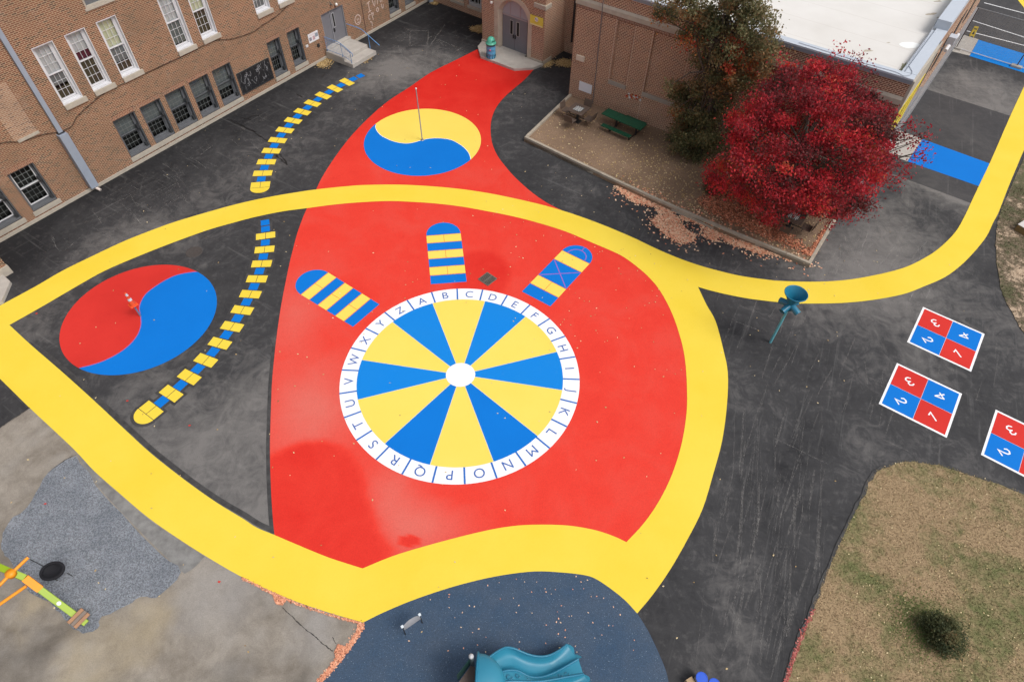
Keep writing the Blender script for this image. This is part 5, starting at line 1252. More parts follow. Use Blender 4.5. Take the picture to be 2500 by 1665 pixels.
# drain and manhole
c = Vector((-1.14, 19.31)); dn = thing('storm_drain', (c.x, c.y, .008), 'square grey storm drain grate set in the red paint above the wheel', 'drain')
m2 = MB(); m2.box((c.x, c.y, .010), (.60, .60, .012), .86); m2.build('pit', DARK, dn)
m2 = MB()
for i in range(10):
    t_ = -.27+.06*i; d = Vector((math.cos(.86), math.sin(.86))); n_ = Vector((-d.y, d.x)); m2.box((c.x+d.x*t_, c.y+d.y*t_, .022), (.028, .56, .016), .86)
for t_ in (-.29, 0, .29): d = Vector((-math.sin(.86), math.cos(.86))); m2.box((c.x+d.x*t_, c.y+d.y*t_, .0235), (.60, .03, .018), .86)
for t_ in (-.29, .29): d = Vector((math.cos(.86), math.sin(.86))); m2.box((c.x+d.x*t_, c.y+d.y*t_, .0225), (.03, .55, .017), .86)
m2.build('grate', P('grate_iron', (.15, .12, .10), (.22, .19, .16), 9, .7, .3), dn)
mh = tag(MB().lathe((-14.40, 20.53, 0), [(.36, 0), (.36, .010), (.33, .012), (.32, .009), (.12, .012), (0, .012)], 32).build('manhole_cover', P('manhole_iron', (.05, .043, .04), (.075, .063, .058), 14, .8, bmp=.5)), 'round dark manhole cover in the asphalt above the red and blue circle', 'manhole cover')

# ---- slide at the bottom edge
sl = thing('playground_slide', (.6, 3.6, .009), 'teal double slide with a wavy lip at the bottom edge of the photo', 'slide')
def SP(x_, y_, z_): return G(1100+x_/6.2, 1560+y_/6.2, z_)
rimA = [(500, 330, 1.45), (600, 260, 1.40), (700, 190, 1.33), (790, 140, 1.25), (860, 122, 1.18), (960, 140, 1.08), (1080, 190, .98), (1200, 235, .88), (1350, 262, .76), (1500, 240, .66), (1640, 170, .56), (1760, 78, .48)]
rimB = [(500, 640, 1.42), (640, 560, 1.38), (760, 500, 1.30), (860, 470, 1.22), (980, 470, 1.12), (1080, 505, 1.02), (1180, 560, .92), (1300, 578, .82), (1440, 555, .72), (1600, 490, .62), (1760, 400, .52), (1935, 295, .44)]
rimB2 = [(500, 700, 1.42), (700, 665, 1.38), (860, 640, 1.30), (1000, 635, 1.22), (1150, 640, 1.12), (1300, 640, 1.0), (1450, 625, .9), (1600, 600, .8), (1750, 570, .7), (1900, 545, .58), (2010, 525, .48)]
rimC = [(500, 1050, 1.40), (700, 1080, 1.36), (860, 1120, 1.28), (1000, 1140, 1.2), (1150, 1120, 1.1), (1300, 1080, 1.0), (1450, 1020, .9), (1620, 930, .8), (1800, 830, .7), (2000, 740, .58), (2150, 680, .48)]
def resamp(r, n_=30):
    A_ = [SP(*p) for p in r]; o_ = []
    for i in range(n_):
        t = i/(n_-1)*(len(A_)-1); k_ = min(int(t), len(A_)-2); f_ = t-k_
        p0, p1, p2, p3 = A_[max(k_-1, 0)], A_[k_], A_[k_+1], A_[min(k_+2, len(A_)-1)]
        o_.append(.5*((2*p1)+(p2-p0)*f_+(2*p0-5*p1+4*p2-p3)*f_*f_+(3*p1-p0-3*p2+p3)*f_**3))
    return o_
def channel(ra, rb, nm):
    A_, B_ = resamp(ra), resamp(rb); m_ = MB(); K = 14; vs = []; n_ = len(A_)
    for i in range(n_):
        depth = .26 if i < n_-5 else .26-.04*(i-(n_-6))
        for j in range(K+1):
            u_ = j/K; p = A_[i]*(1-u_)+B_[i]*u_
            prof = 1-abs(2*u_-1)**3.2
            p = p.copy(); p.z -= depth*prof; vs.append(p)
    m_.add(vs, [(i*(K+1)+j, (i+1)*(K+1)+j, (i+1)*(K+1)+j+1, i*(K+1)+j+1) for i in range(n_-1) for j in range(K)], True)
    vs2 = [v-Vector((0, 0, .03)) for v in vs]; m_.add(vs2, [(i*(K+1)+j+1, (i+1)*(K+1)+j+1, (i+1)*(K+1)+j, i*(K+1)+j) for i in range(n_-1) for j in range(K)], True)
    # scalloped lip at the exit
    e = vs[(n_-1)*(K+1):]; d = (A_[-1]-A_[-3]).normalized(); d2 = (B_[-1]-B_[-3]).normalized(); lip = []
    for j in range(K+1):
        u_ = j/K; dd = d*(1-u_)+d2*u_; lip.append(e[j]+dd*(.10*abs(math.sin(PI*u_*1.5+.2))+.03)+Vector((0, 0, -.07)))
    m_.add(e+lip, [(j, K+1+j, K+2+j, j+1) for j in range(K)], True)
    ob = m_.build(nm, TEALL, sl)
    for R_ in (A_, B_):
        r2 = MB(); r2.tube(R_, .032, 10); r2.build('rim', TEAL, ob)
    # outer apron below the rims
    for R_ in (A_, B_):
        ap_ = MB(); lo = [p-Vector((0, 0, .20)) for p in R_]; ap_.add(R_+lo, [(i, i+1, n_+i+1, n_+i) for i in range(n_-1)], True); ap_.build('side_skirt', TEAL, ob)
    return A_, B_
A1_, B1_ = channel(rimA, rimB, 'slide_bed'); A2_, B2_ = channel(rimB2, rimC, 'slide_bed')
m2 = MB(); m2.add([p-Vector((0, 0, .01)) for p in B1_]+[p-Vector((0, 0, .01)) for p in A2_], [(i, i+1, 31+i, 30+i) for i in range(29)], True); ctr = m2.build('centre_ridge', TEALL, sl)
def swirl(cx, cy, z_, r_, ob):
    m_ = MB(); m_.tube([SP(cx+r_*(1-.06*j)*math.cos(j*.45), cy+r_*(1-.06*j)*math.sin(j*.45), z_) for j in range(13)], .012, 6); m_.build('swirl', TEAL, ob)
swirl(1660, 540, .70, 34, ctr); swirl(1757, 515, .62, 38, ctr); swirl(890, 560, 1.3, 60, ctr); swirl(1020, 545, 1.2, 45, ctr); swirl(1150, 585, 1.06, 30, ctr)
# entrance hood
m2 = MB(); hc = SP(400, 700, 1.3); nA, nB = 20, 12; vs = []
for i in range(nA+1):
    th_ = -PI/2+PI*i/nA
    for j in range(nB+1):
        ph = PI/2*j/nB; vs.append(Vector((hc.x+.72*math.sin(ph)*max(0, math.cos(th_))**.8 if False else hc.x+.74*math.cos(th_)*math.cos(ph), hc.y+.76*math.sin(th_)*math.cos(ph)+0*ph, 1.35+.38*math.sin(ph))))
m2.add(vs, [(i*(nB+1)+j, (i+1)*(nB+1)+j, (i+1)*(nB+1)+j+1, i*(nB+1)+j+1) for i in range(nA) for j in range(nB)], True)
hd = m2.build('entry_hood', TEALL, sl)
m2 = MB(); m2.tube([Vector((hc.x-.01, hc.y+.78*math.cos(PI*j/16), 1.33+.42*math.sin(PI*j/16))) for j in range(17)], .035, 8); m2.build('hood_rim', TEAL, hd)
pp = SP(312, 255, 1.9)
m2 = MB(); m2.tube([(pp.x, pp.y, .009), (pp.x, pp.y, 1.86)], .063, 16); ps = m2.build('post', P('bronze_post', (.09, .12, .13), (.07, .1, .11), 3, .4), sl)
m2 = MB(); m2.lathe((pp.x, pp.y, 1.86), [(.066, 0), (.068, .03), (.055, .07), (.03, .09), (0, .095)], 18); m2.build('post_cap', P('cap_grey', (.50, .50, .52), (.44, .44, .46), 3, .4), ps)
m2 = MB(); dk = [SP(305, 395, 1.2), SP(368, 420, 1.2), SP(368, 900, 1.2), SP(-60, 900, 1.2)]; m2.prism([d_.xy for d_ in dk][::-1], 1.15, 1.2); m2.build('deck', P('deck_brown', (.13, .095, .085), (.11, .08, .07), 40, .7), sl)
m2 = MB(); e0, e1 = SP(298, 330, 1.5), SP(120, 560, 1.5); m2.obox((e0.x, e0.y, 1.1), (e1.x-e0.x, e1.y-e0.y, 0), (-.03, -.03, 0), (0, 0, .7)); m2.build('guard_panel', P('dark_green_panel', (.012, .05, .045), (.01, .04, .035), 4, .4), sl)
for a in (SP(1700, 250, 0), SP(1250, 420, 0)):
    m2 = MB(); m2.tube([(a.x, a.y, .009), (a.x, a.y, .16)], .035, 8); m2.build('support_leg', DKMET, sl)

# ---- spring-rider style swing frame at the left edge
LIME = P('lime_steel', (.28, .40, .012), (.25, .36, .01), 2, .4); ORS = P('orange_steel', (.85, .31, .012), (.80, .27, .01), 2, .4)
sw = thing('swing_frame', (-12.2, 4.85, .006), 'lime green and orange swing frame leaning in from the left edge', 'swing')
def SQ(x_, y_, z_): return G(x_/7.127, 1340+y_/7.127, z_)
def bar(mb, a, b, w, h):
    a, b = Vector(a), Vector(b); d = b-a; up_ = Vector((0, 0, 1)); sd = d.cross(up_).normalized()*w; uu = sd.cross(d).normalized()*h
    return mb.obox(a-sd/2-uu/2, d, uu, sd) if False else mb.obox(a-sd/2-uu/2, d, sd, uu)
f0, f1, f2, f3 = SQ(1500, 1290, .05), SQ(700, 700, 1.1), SQ(430, 500, 1.5), SQ(190, 400, 1.75)
f4 = SQ(-300, 190, 1.9)
m2 = MB(); bar(m2, f0, f1, .17, .10); m2.build('leg_beam', LIME, sw, bevel=.01)
m2 = MB(); bar(m2, f1, f2, .20, .13); m2.build('joint_sleeve', ORS, sw, bevel=.01)
m2 = MB(); bar(m2, f2, f3, .17, .11); m2.build('leg_beam', LIME, sw, bevel=.01)
m2 = MB(); bar(m2, f3, f4, .17, .11); m2.build('top_beam', LIME, sw, bevel=.01)
m2 = MB(); m2.tube([SQ(490, 145, 1.78), SQ(190, 430, 1.78), SQ(-120, 740, 1.78)], .045, 12); m2.build('cross_bar', ORS, sw)
m2 = MB(); m2.tube([SQ(460, 640, 1.2), SQ(-120, 1040, 1.2)], .045, 12); m2.build('brace', ORS, sw)
m2 = MB(); m2.lathe(SQ(190, 430, 1.78), [(.0, -.08), (.12, -.08), (.12, .08), (0, .08)], 14); m2.build('bracket', ORS, sw)
c = SQ(1045, 985, .66); dirb = (f1-f0).normalized()
m2 = MB(); sdv = dirb.cross(Vector((0, 0, 1))).normalized(); nv = sdv.cross(dirb).normalized()
cc_ = f0+(f1-f0)*.60+nv*.058; pts_ = [cc_+dirb*.06*math.cos(2*PI*j/16)+sdv*.055*math.sin(2*PI*j/16) for j in range(16)]
m2.add(pts_, [tuple(range(16))]); m2.build('round_sticker', WHTF, sw)
wb = f0+(f1-f0)*.17; WOODS = P('block_wood', (.36, .19, .10), (.28, .15, .085), 4, .7)
for k_, (o_, mt) in enumerate(((-.11, WOODS), (0, P('block_grey', (.2, .16, .13), (.17, .13, .11), 4)), (.11, WOODS))):
    m2 = MB(); cpos = wb+dirb*o_+nv*.10; m2.obox(cpos-dirb*.052-sdv*.23-nv*.04, dirb*.104, sdv*.46, nv*.08); m2.build('wood_block', mt, sw, bevel=.01)
# nest seat
ns = thing('nest_seat', tuple(SQ(910, 390, .42)), 'round black nest seat hanging over the grey gravel', 'swing seat')
c = SQ(915, 385, .42); BLK = P('black_rope', (.006, .006, .009), (.012, .012, .016), 40, .8, bmp=.6)
m2 = MB(); ang_s = .18
def el(r_, a, z_): x_, y_ = .315*r_*math.cos(a), .235*r_*math.sin(a); return Vector((c.x+x_*math.cos(ang_s)-y_*math.sin(ang_s), c.y+x_*math.sin(ang_s)+y_*math.cos(ang_s), z_))
m2.tube([el(1, 2*PI*j/40, .44+.04*math.sin(2*PI*j/40)) for j in range(41)], .045, 8, caps=False); m2.build('seat_ring', BLK, ns)
m2 = MB(); vs = [Vector((c.x, c.y, .33))]+[el(r_, 2*PI*j/32, .33+.11*r_*r_) for r_ in (.35, .7, 1) for j in range(32)]
m2.add(vs, [(0, 1+j, 1+(j+1) % 32) for j in range(32)]+[(1+32*i+j, 1+32*(i+1)+j, 1+32*(i+1)+(j+1) % 32, 1+32*i+(j+1) % 32) for i in range(2) for j in range(32)], True); m2.build('net', BLK, ns)
m2 = MB(); m2.tube([SQ(525, 180, 1.7), SQ(760, 300, .5)], .012, 6); m2.tube([SQ(1160, 413, .46), SQ(1265, 470, .30)], .014, 6); m2.tube([SQ(905, 508, .44), SQ(1010, 547, .30)], .014, 6); m2.build('chain', DKMET, ns)

# ---- metal plate between two posts on the rubber
pl = thing('metal_play_panel', (-2.64, 4.95, .009), 'curved grey metal panel between two white capped posts on the blue rubber', 'play equipment')
pa, pb = Vector((-2.42, 5.11, 0)), Vector((-2.87, 4.78, 0))
for p in (pa, pb):
    m2 = MB(); m2.tube([(p.x, p.y, .009), (p.x, p.y, .80)], .016, 8); po = m2.build('post', DKMET, pl)
    m2 = MB(); m2.box((p.x, p.y, .83), (.075, .075, .06), .63); m2.build('cap', P('cap_white', (.66, .72, .76), (.6, .66, .7), 3, .4), po, bevel=.01)
dd = (pa-pb); nrm = Vector((dd.y, -dd.x, 0)).normalized(); m2 = MB(); vs = []; nI = 12
for i in range(nI+1):
    t = .03+.94*i/nI; bul = .055*math.sin(PI*t)
    p = pb+dd*t; vs += [p-nrm*(bul)+Vector((0, 0, .80)), p-nrm*(bul*.6-.06)+Vector((0, 0, .70)), p+nrm*.05+Vector((0, 0, .60))]
m2.add(vs, [(3*i+j, 3*i+3+j, 3*i+4+j, 3*i+1+j) for i in range(nI) for j in range(2)], True)
m2.add([v-Vector((0, 0, .012)) for v in vs], [(3*i+j+1, 3*i+4+j, 3*i+3+j, 3*i+j) for i in range(nI) for j in range(2)], True)
m2.build('panel', P('panel_grey', (.36, .36, .38), (.30, .30, .32), 9, .5, .3), pl)

# ---- buckets at the bottom edge
def bucket(cx, cy, label):
    t_ = thing('bucket', (cx, cy, 0), label, 'bucket', 'blue lidded buckets at the bottom edge')
    m_ = MB(); m_.lathe((cx, cy, 0), [(0, 0), (.135, 0), (.155, .40)], 24); m_.build('body', P('bucket_white', (.66, .66, .70), (.6, .6, .64), 3, .4), t_)
    m_ = MB(); m_.lathe((cx, cy, .40), [(.16, -.03), (.168, 0), (.162, .02), (.15, .022), (.146, .012), (0, .014)], 28); m_.sm = [False]*len(m_.f); m_.build('lid', P('lid_blue', (.03, .11, .62), (.028, .10, .56), 2, .35), t_)
bucket(5.48, 3.76, 'bucket with a blue lid and white side, left of the pair at the bottom edge')
bucket(5.80, 3.61, 'bucket with a blue lid mostly cut off by the bottom edge, right of the pair')
o = tag(MB().box((5.22, 3.66, .14), (.20, .28, .28), .5).build('cardboard_box', P('cardboard', (.42, .29, .17), (.36, .25, .15), 5)), 'brown cardboard box beside the blue lidded buckets', 'box')
# ---- garden box at the right edge
gb = thing('raised_planter', (24.6, 22.9, .02), 'wooden planter box with a pale top, cut by the right edge', 'planter')
gbu = Vector((.55, -.835, 0))
m2 = MB(); g_ = Vector((23.95, 23.55, .02)); m2.obox(g_, gbu*1.8, Vector((.835, .55, 0))*1.1, (0, 0, .32)); m2.build('sides', P('planter_wood', (.24, .165, .07), (.2, .135, .06), 3), gb)
m2 = MB(); m2.obox(g_+Vector((-.03, 0, .321)), gbu*1.86, Vector((.835, .55, 0))*1.16, (0, 0, .03)); m2.build('lid', P('planter_top', (.6, .57, .55), (.5, .47, .45), 3), gb)

# ---- fence and caution board at the top right
fe = thing('chain_link_fence', (28.96, 41.93, 0), 'chain link fence with a white bottom rail before the parking lines', 'fence')
fa, fb2 = G(2331, 119), G(2500, 171); fd = (fb2-fa); WF = Wall(fa.xy, (fa+fd*1.6).xy, (-.5, -.8))
m2 = MB(); m2.tube([WF.p(0, .08), WF.p(WF.L, .08)], .03, 6); m2.build('bottom_rail', WHTF, fe)
m2 = MB(); m2.tube([WF.p(0, 2.6), WF.p(WF.L, 2.6)], .025, 6); m2.build('top_rail', METALG, fe)
for t in (0.05, 3.75):
    m2 = MB(); m2.tube([WF.p(t, 0), WF.p(t, 2.6)], .03, 8); po = m2.build('post', P('fence_post', (.07, .05, .05), (.1, .07, .07), 4), fe)
    m2 = MB(); WF.box(m2, t-.32, t+.32, 0, .14, -.12, .2); m2.build('footing', CONCL, po, bevel=.02)
def mesh_alpha(t):
    uv = t.nodes.new('ShaderNodeUVMap'); uv.uv_map = 'UVMap'; outs = []
    for r_ in (PI/4, -PI/4):
        mp = t.nodes.new('ShaderNodeMapping'); mp.inputs['Rotation'].default_value = (0, 0, r_); t.links.new(uv.outputs[0], mp.inputs[0])
        sx = t.nodes.new('ShaderNodeSeparateXYZ'); t.links.new(mp.outputs[0], sx.inputs[0])
        f_ = mathn(t, 'FRACT', mathn(t, 'MULTIPLY', sx.outputs[0], 16.)); outs.append(mathn(t, 'LESS_THAN', f_, .13))
    return mathn(t, 'MAXIMUM', outs[0], outs[1])
m2 = MB(); WF.q(m2, [(.05, .09), (WF.L, .09), (WF.L, 2.6), (.05, 2.6)], 0); m2.build('mesh', alpha_mat('chain_link', (.35, .36, .38), mesh_alpha, .5), fe, auto_uv=True)
cs = thing('caution_board', (30.85, 43.75, 0), 'yellow folding wet floor board standing by the chain link fence', 'sign')
YB = P('board_yellow', (.75, .52, .02), (.7, .48, .02), 3, .4); wd = Vector((.95, -.35, 0)).normalized(); bk_ = Vector((.35, .95, 0)).normalized()
for k_, sgn in enumerate((-1, 1)):
    b0 = Vector((30.85, 43.75, 0))+bk_*.16*sgn; t0_ = Vector((30.85, 43.75, .66))+bk_*.02*sgn; m2 = MB()
    def pq(u_, v_, o_=0.): return b0+(t0_-b0)*v_+wd*u_+bk_*o_
    for A_ in (((-.15, .14), (-.09, .14), (-.09, 0), (-.15, 0)), ((.09, .14), (.15, .14), (.15, 0), (.09, 0)), ((-.15, .14), (.15, .14), (.13, 1), (-.13, 1))):
        v4 = [pq(a, b) for a, b in A_]; m2.add(v4+[v+bk_*.02*sgn*-1 for v in v4], [(0, 1, 2, 3), (7, 6, 5, 4), (0, 4, 5, 1), (1, 5, 6, 2), (2, 6, 7, 3), (3, 7, 4, 0)])
    pn = m2.build('panel', YB, cs)
    m2 = MB(); m2.add([pq(-.08, .30, -.004*1.5 if sgn < 0 else .006), pq(.08, .30, -.006 if sgn < 0 else .006), pq(0, .62, -.006 if sgn < 0 else .006)], [(0, 1, 2) if sgn < 0 else (2, 1, 0)]); m2.add([pq(-.09, .74, -.006*-sgn*-1 if sgn > 0 else -.006), pq(.09, .74, -.006 if sgn < 0 else .006), pq(.09, .84, -.006 if sgn < 0 else .006), pq(-.09, .84, -.006 if sgn < 0 else .006)], [(0, 1, 2, 3)]); m2.build('black_symbol', DKMET, pn)

# low concrete block beside the left wing (steps cut by the frame)
ls = thing('corner_steps', (-21.9, 17.9, 0), 'pale concrete steps at the left edge above the yellow path', 'steps')
q4 = [Vector((-22.02, 18.74)), Vector((-21.42, 18.30)), Vector((-21.17, 17.15)), Vector((-22.6, 15.9)), Vector((-23.6, 17.6))]
m2 = MB(); m2.prism(q4[::-1], 0, .15); m2.build('lower_step', CONCL, ls, bevel=.02)
cq = Vector((-22.5, 17.4)); m2 = MB(); m2.prism([cq+(p-cq)*.72+Vector((-.15, 0)) for p in q4][::-1], .151, .32); m2.build('upper_step', CONCL, ls, bevel=.02)

# ================================================================== VEGETATION
def leaves(name, P_, size, tint, mat, parent=None, base=None, flat=0., jitter=.35, long=1.5):
    """many small leaf faces; P_ (n,3), tint (n,)"""
    n_ = len(P_); nrm = rng.normal(size=(n_, 3)); nrm[:, 2] = np.abs(nrm[:, 2])+flat; nrm /= np.linalg.norm(nrm, axis=1)[:, None]
    t_ = rng.normal(size=(n_, 3)); a = np.cross(nrm, t_); a /= np.linalg.norm(a, axis=1)[:, None]; b = np.cross(nrm, a)
    s_ = size*(1+jitter*rng.uniform(-1, 1, n_))[:, None]
    V_ = np.stack([P_-a*s_*long/2, P_+b*s_*.45-a*s_*.05, P_+a*s_*long/2, P_-b*s_*.45+a*s_*.05], 1).reshape(-1, 3)
    off = Vector((0, 0, 0)); o_ = parent
    while o_ is not None: off += o_.location; o_ = o_.parent
    if parent is None: off = Vector(base)
    V_ = V_-np.array(off)
    me_ = bpy.data.meshes.new(name); me_.vertices.add(n_*4); me_.vertices.foreach_set('co', V_.ravel().astype(np.float32))
    me_.loops.add(n_*4); me_.loops.foreach_set('vertex_index', np.arange(n_*4, dtype=np.int32))
    me_.polygons.add(n_); me_.polygons.foreach_set('loop_start', np.arange(0, n_*4, 4, dtype=np.int32)); me_.polygons.foreach_set('loop_total', np.full(n_, 4, dtype=np.int32))
    me_.update(calc_edges=True); at_ = me_.attributes.new('tint', 'FLOAT', 'POINT'); at_.data.foreach_set('value', np.repeat(np.clip(tint, 0, 1), 4).astype(np.float32))
    me_.materials.append(mat); ob = bpy.data.objects.new(name, me_); COL.objects.link(ob)
    if parent is not None: ob.parent = parent
    else: ob.location = off
    return ob
def limbs(trunk_pts, trunk_r, targets, mat, parent, nm='trunk', r0=.05):
    m_ = MB(); m_.tube(trunk_pts, trunk_r, 10)
    for tg in targets:
        tg = Vector(tg); k_ = random.randrange(max(1, len(trunk_pts)//2), len(trunk_pts)); s_ = Vector(trunk_pts[k_]); mid_ = (s_+tg)/2+Vector((random.uniform(-.25, .25), random.uniform(-.25, .25), random.uniform(-.1, .3)))
        m_.tube([s_, s_*.4+mid_*.6, mid_, mid_*.4+tg*.6, tg], [r0, r0*.8, r0*.6, r0*.4, r0*.2], 5)
    return m_.build(nm, mat, parent)
BARK = P('bark', (.07, .055, .045), (.11, .09, .075), 8, .95)
RLEAF = leaf_mat('red_leaves', [(0, (.085, .042, .036)), (.22, (.20, .045, .048)), (.45, (.34, .030, .042)), (.7, (.54, .030, .046)), (.9, (.72, .065, .062)), (1, (.46, .13, .05))], trans=.42)
rt = thing('red_tree', (12.0, 23.9, .17), 'broad tree in full crimson leaf over the corner of the mulch bed', 'tree')
OUT0 = [(1890,166),(1921,133),(1965,107),(2000,110),(2045,128),(2085,150),(2100,175),(2125,200),(2155,228),(2185,262),(2200,292),(2206,330),(2195,365),(2200,400),(2178,425),(2150,443),(2150,478),(2125,509),(2080,520),(2051,545),(2008,540),(1985,530),(1967,545),(1950,520),(1925,518),(1905,548),(1880,545),(1867,530),(1832,504),(1801,478),(1765,470),(1740,452),(1724,443),(1724,417),(1755,400),(1763,384),(1763,346),(1772,315),(1806,260),(1830,235),(1857,224),(1862,199)]
_c0 = (1975, 335); OUT = [(_c0[0]+(a_-_c0[0])*(.90 if a_ > 1975 else .94)-4, _c0[1]+(b_-_c0[1])*.95+4) for a_, b_ in OUT0]
def to_px(p):
    q_ = np.array(p)-np.array([0, 0, H]); d_ = q_@_fw; return np.stack([1250+F*(q_@RR)/d_, 832.5-F*(q_@UU)/d_], -1)
CC = np.array([12.3, 23.3, 4.2]); RAD = np.array([4.55, 4.4, 3.45]); cl = []; tries = 0
while len(cl) < 345 and tries < 20000:
    tries += 1
    d = rng.normal(size=3); d /= np.linalg.norm(d); p = CC+d*RAD*rng.uniform(.25, 1)**.42
    if p[2] < .9: continue
    if (Vector((p[0], p[1]))-R0v).dot(Rn) < .35 and p[2] < 6.9: continue
    if not in_poly(to_px(p)[None, :], OUT)[0]: continue
    cl.append(p)
cl = np.array(cl); Pn = []; Tn = []
low = noise_v = None
for p in cl:
    s_ = rng.uniform(.15, .33); per = int(rng.uniform(150, 320)); q = rng.normal(size=(per, 3))*np.array([s_, s_, s_*.5]); Pn.append(p+q)
    g_ = .46+.30*math.sin(p[0]*1.7+1.3*p[1])*math.cos(p[1]*1.3-p[2]*1.9)
    ct = np.clip(g_-.10*max(0, (p[0]-12.5)/3)+rng.normal(0, .21), .02, .95); Tn.append(np.clip(ct+rng.normal(0, .13, per)+q[:, 2]*.3, 0, 1))
# thin outer sprays on the lane side
for (a_, b_) in ((2225,300),(2240,330),(2262,335),(2225,350),(2245,372),(2262,388),(2222,398),(2208,424),(2190,450),(2165,440),(2215,318),(2112,155),(2090,140),(2050,118),(2128,180),(1905,140),(1725,430),(1740,460),(2090,528),(2120,520),(2025,552)):
    d_ = RR*((a_-1250)/F)-UU*((b_-832.5)/F)+_fw; t_ = (CC-np.array([0, 0, H]))@d_/(d_@d_)-.6*rng.random(); p = np.array([0, 0, H])+d_*t_
    per = 45; q = rng.normal(size=(per, 3))*.17; Pn.append(p+q); Tn.append(np.clip(rng.normal(.5, .18)+rng.normal(0, .12, per), 0, 1)); cl = np.vstack([cl, p])
Pn = np.concatenate(Pn); Tn = np.concatenate(Tn)
ww = (Pn[:, 0]-R0v.x)*Rn.x+(Pn[:, 1]-R0v.y)*Rn.y; keep = ((ww > .08) | (Pn[:, 2] > 6.6)) & (Pn[:, 2] > .3)
leaves('crown', Pn[keep], .072, Tn[keep], RLEAF, rt)
trk = [(12.0, 23.9, .1), (12.02, 23.85, .8), (12.1, 23.7, 1.7), (12.15, 23.55, 2.8), (12.2, 23.4, 4.2)]
limbs(trk, [.17, .14, .12, .09, .05], cl[rng.choice(len(cl), 90, replace=False)].tolist()+cl[-21:-11].tolist(), BARK, rt)

GLEAF = leaf_mat('mottled_leaves', [(0, (.075, .095, .05)), (.3, (.17, .18, .085)), (.5, (.27, .235, .12)), (.68, (.33, .22, .12)), (.82, (.44, .22, .09)), (.92, (.50, .19, .05)), (1, (.50, .08, .05))], trans=.5)
dt = thing('brown_green_tree', (9.55, 28.4, .17), 'tall mottled brown and green tree against the gym wall', 'tree')
def wallpt(px, py, off):
    """point seen at that photo position, off metres in front of the gym wall"""
    d = RR*((px-1250)/F)-UU*((py-832.5)/F)+_fw; a = R0v+Rn*off; n2 = np.array([Rn.x, Rn.y]); t = (a.x*n2[0]+a.y*n2[1])/(d[:2]@n2)
    return np.array([d[0]*t, d[1]*t, H+d[2]*t])
LOB = [(1690, 100, 9, 8, .97), (1805, 120, 10, 9, .99), (1775, 168, 8, 8, .93), (1842, 185, 9, 8, .92), (1660, 300, 7, 6, .96), (1652, 272, 7, 6, .98), (1790, 100, 9, 8, .96), (1700, 40, 12, 9, .8), (1810, 60, 14, 10, .78), (1640, 30, 28, 22, .5), (1700, 25, 40, 26, .42), (1770, 40, 45, 40, .45), (1840, 30, 40, 32, .5), (1880, 60, 18, 14, .4), (1610, 25, 14, 14, .4), (1720, 80, 45, 26, .35), (1800, 90, 45, 30, .5), (1850, 110, 35, 30, .55), (1690, 90, 18, 22, .2), (1760, 140, 42, 30, .45), (1825, 150, 42, 30, .72), (1870, 150, 24, 24, .7), (1740, 190, 34, 22, .5), (1800, 200, 48, 26, .55), (1700, 215, 45, 22, .4), (1660, 230, 30, 20, .35), (1760, 235, 40, 20, .4), (1830, 215, 30, 22, .5), (1700, 265, 40, 20, .3), (1750, 270, 26, 18, .3), (1665, 345, 34, 30, .32), (1700, 335, 44, 28, .36), (1735, 350, 36, 28, .36), (1680, 372, 40, 18, .3), (1715, 375, 34, 16, .3), (1650, 300, 20, 22, .4), (1700, 300, 40, 24, .4), (1720, 300, 34, 18, .35), (1640, 265, 10, 8, .5), (1780, -20, 80, 30, .45), (1680, -15, 50, 25, .4)]
Pn = []; Tn = []; tg = []
for (px, py, rx, ry, tm_) in LOB:
    nsub = max(1, int(rx*ry/120))
    for _ in range(nsub):
        qx, qy = px+rng.normal()*rx*.6, py+rng.normal()*ry*.6; off = np.clip(rng.normal(1.15, .5), .25, 2.3)
        c_ = wallpt(qx, qy, off)
        if c_[2] < .4: c_[2] = .4
        tg.append(c_.tolist()); k_ = 190; s_ = rng.uniform(.13, .28)
        q = rng.normal(size=(k_, 3))*np.array([s_, s_, s_*.8]); Pn.append(c_+q)
        Tn.append(np.clip(rng.normal(tm_, .14)+rng.normal(0, .10, k_), 0, 1))
Pn = np.concatenate(Pn); Tn = np.concatenate(Tn); ww = (Pn[:, 0]-R0v.x)*Rn.x+(Pn[:, 1]-R0v.y)*Rn.y; keep = ((ww > .06) | (Pn[:, 2] > 6.6)) & (Pn[:, 2] > .2)
leaves('crown', Pn[keep], .078, Tn[keep], GLEAF, dt)
top_ = wallpt(1780, 40, 1.1); b_ = np.array([9.55, 28.4, .1]); trk = [tuple(b_+(top_-b_)*t+np.array([.1*math.sin(6*t), .1*math.cos(5*t), 0])) for t in np.linspace(0, 1, 7)]
limbs(trk, [.15, .13, .11, .09, .07, .05, .03], [tg[i] for i in rng.choice(len(tg), 70, replace=False)], BARK, dt)
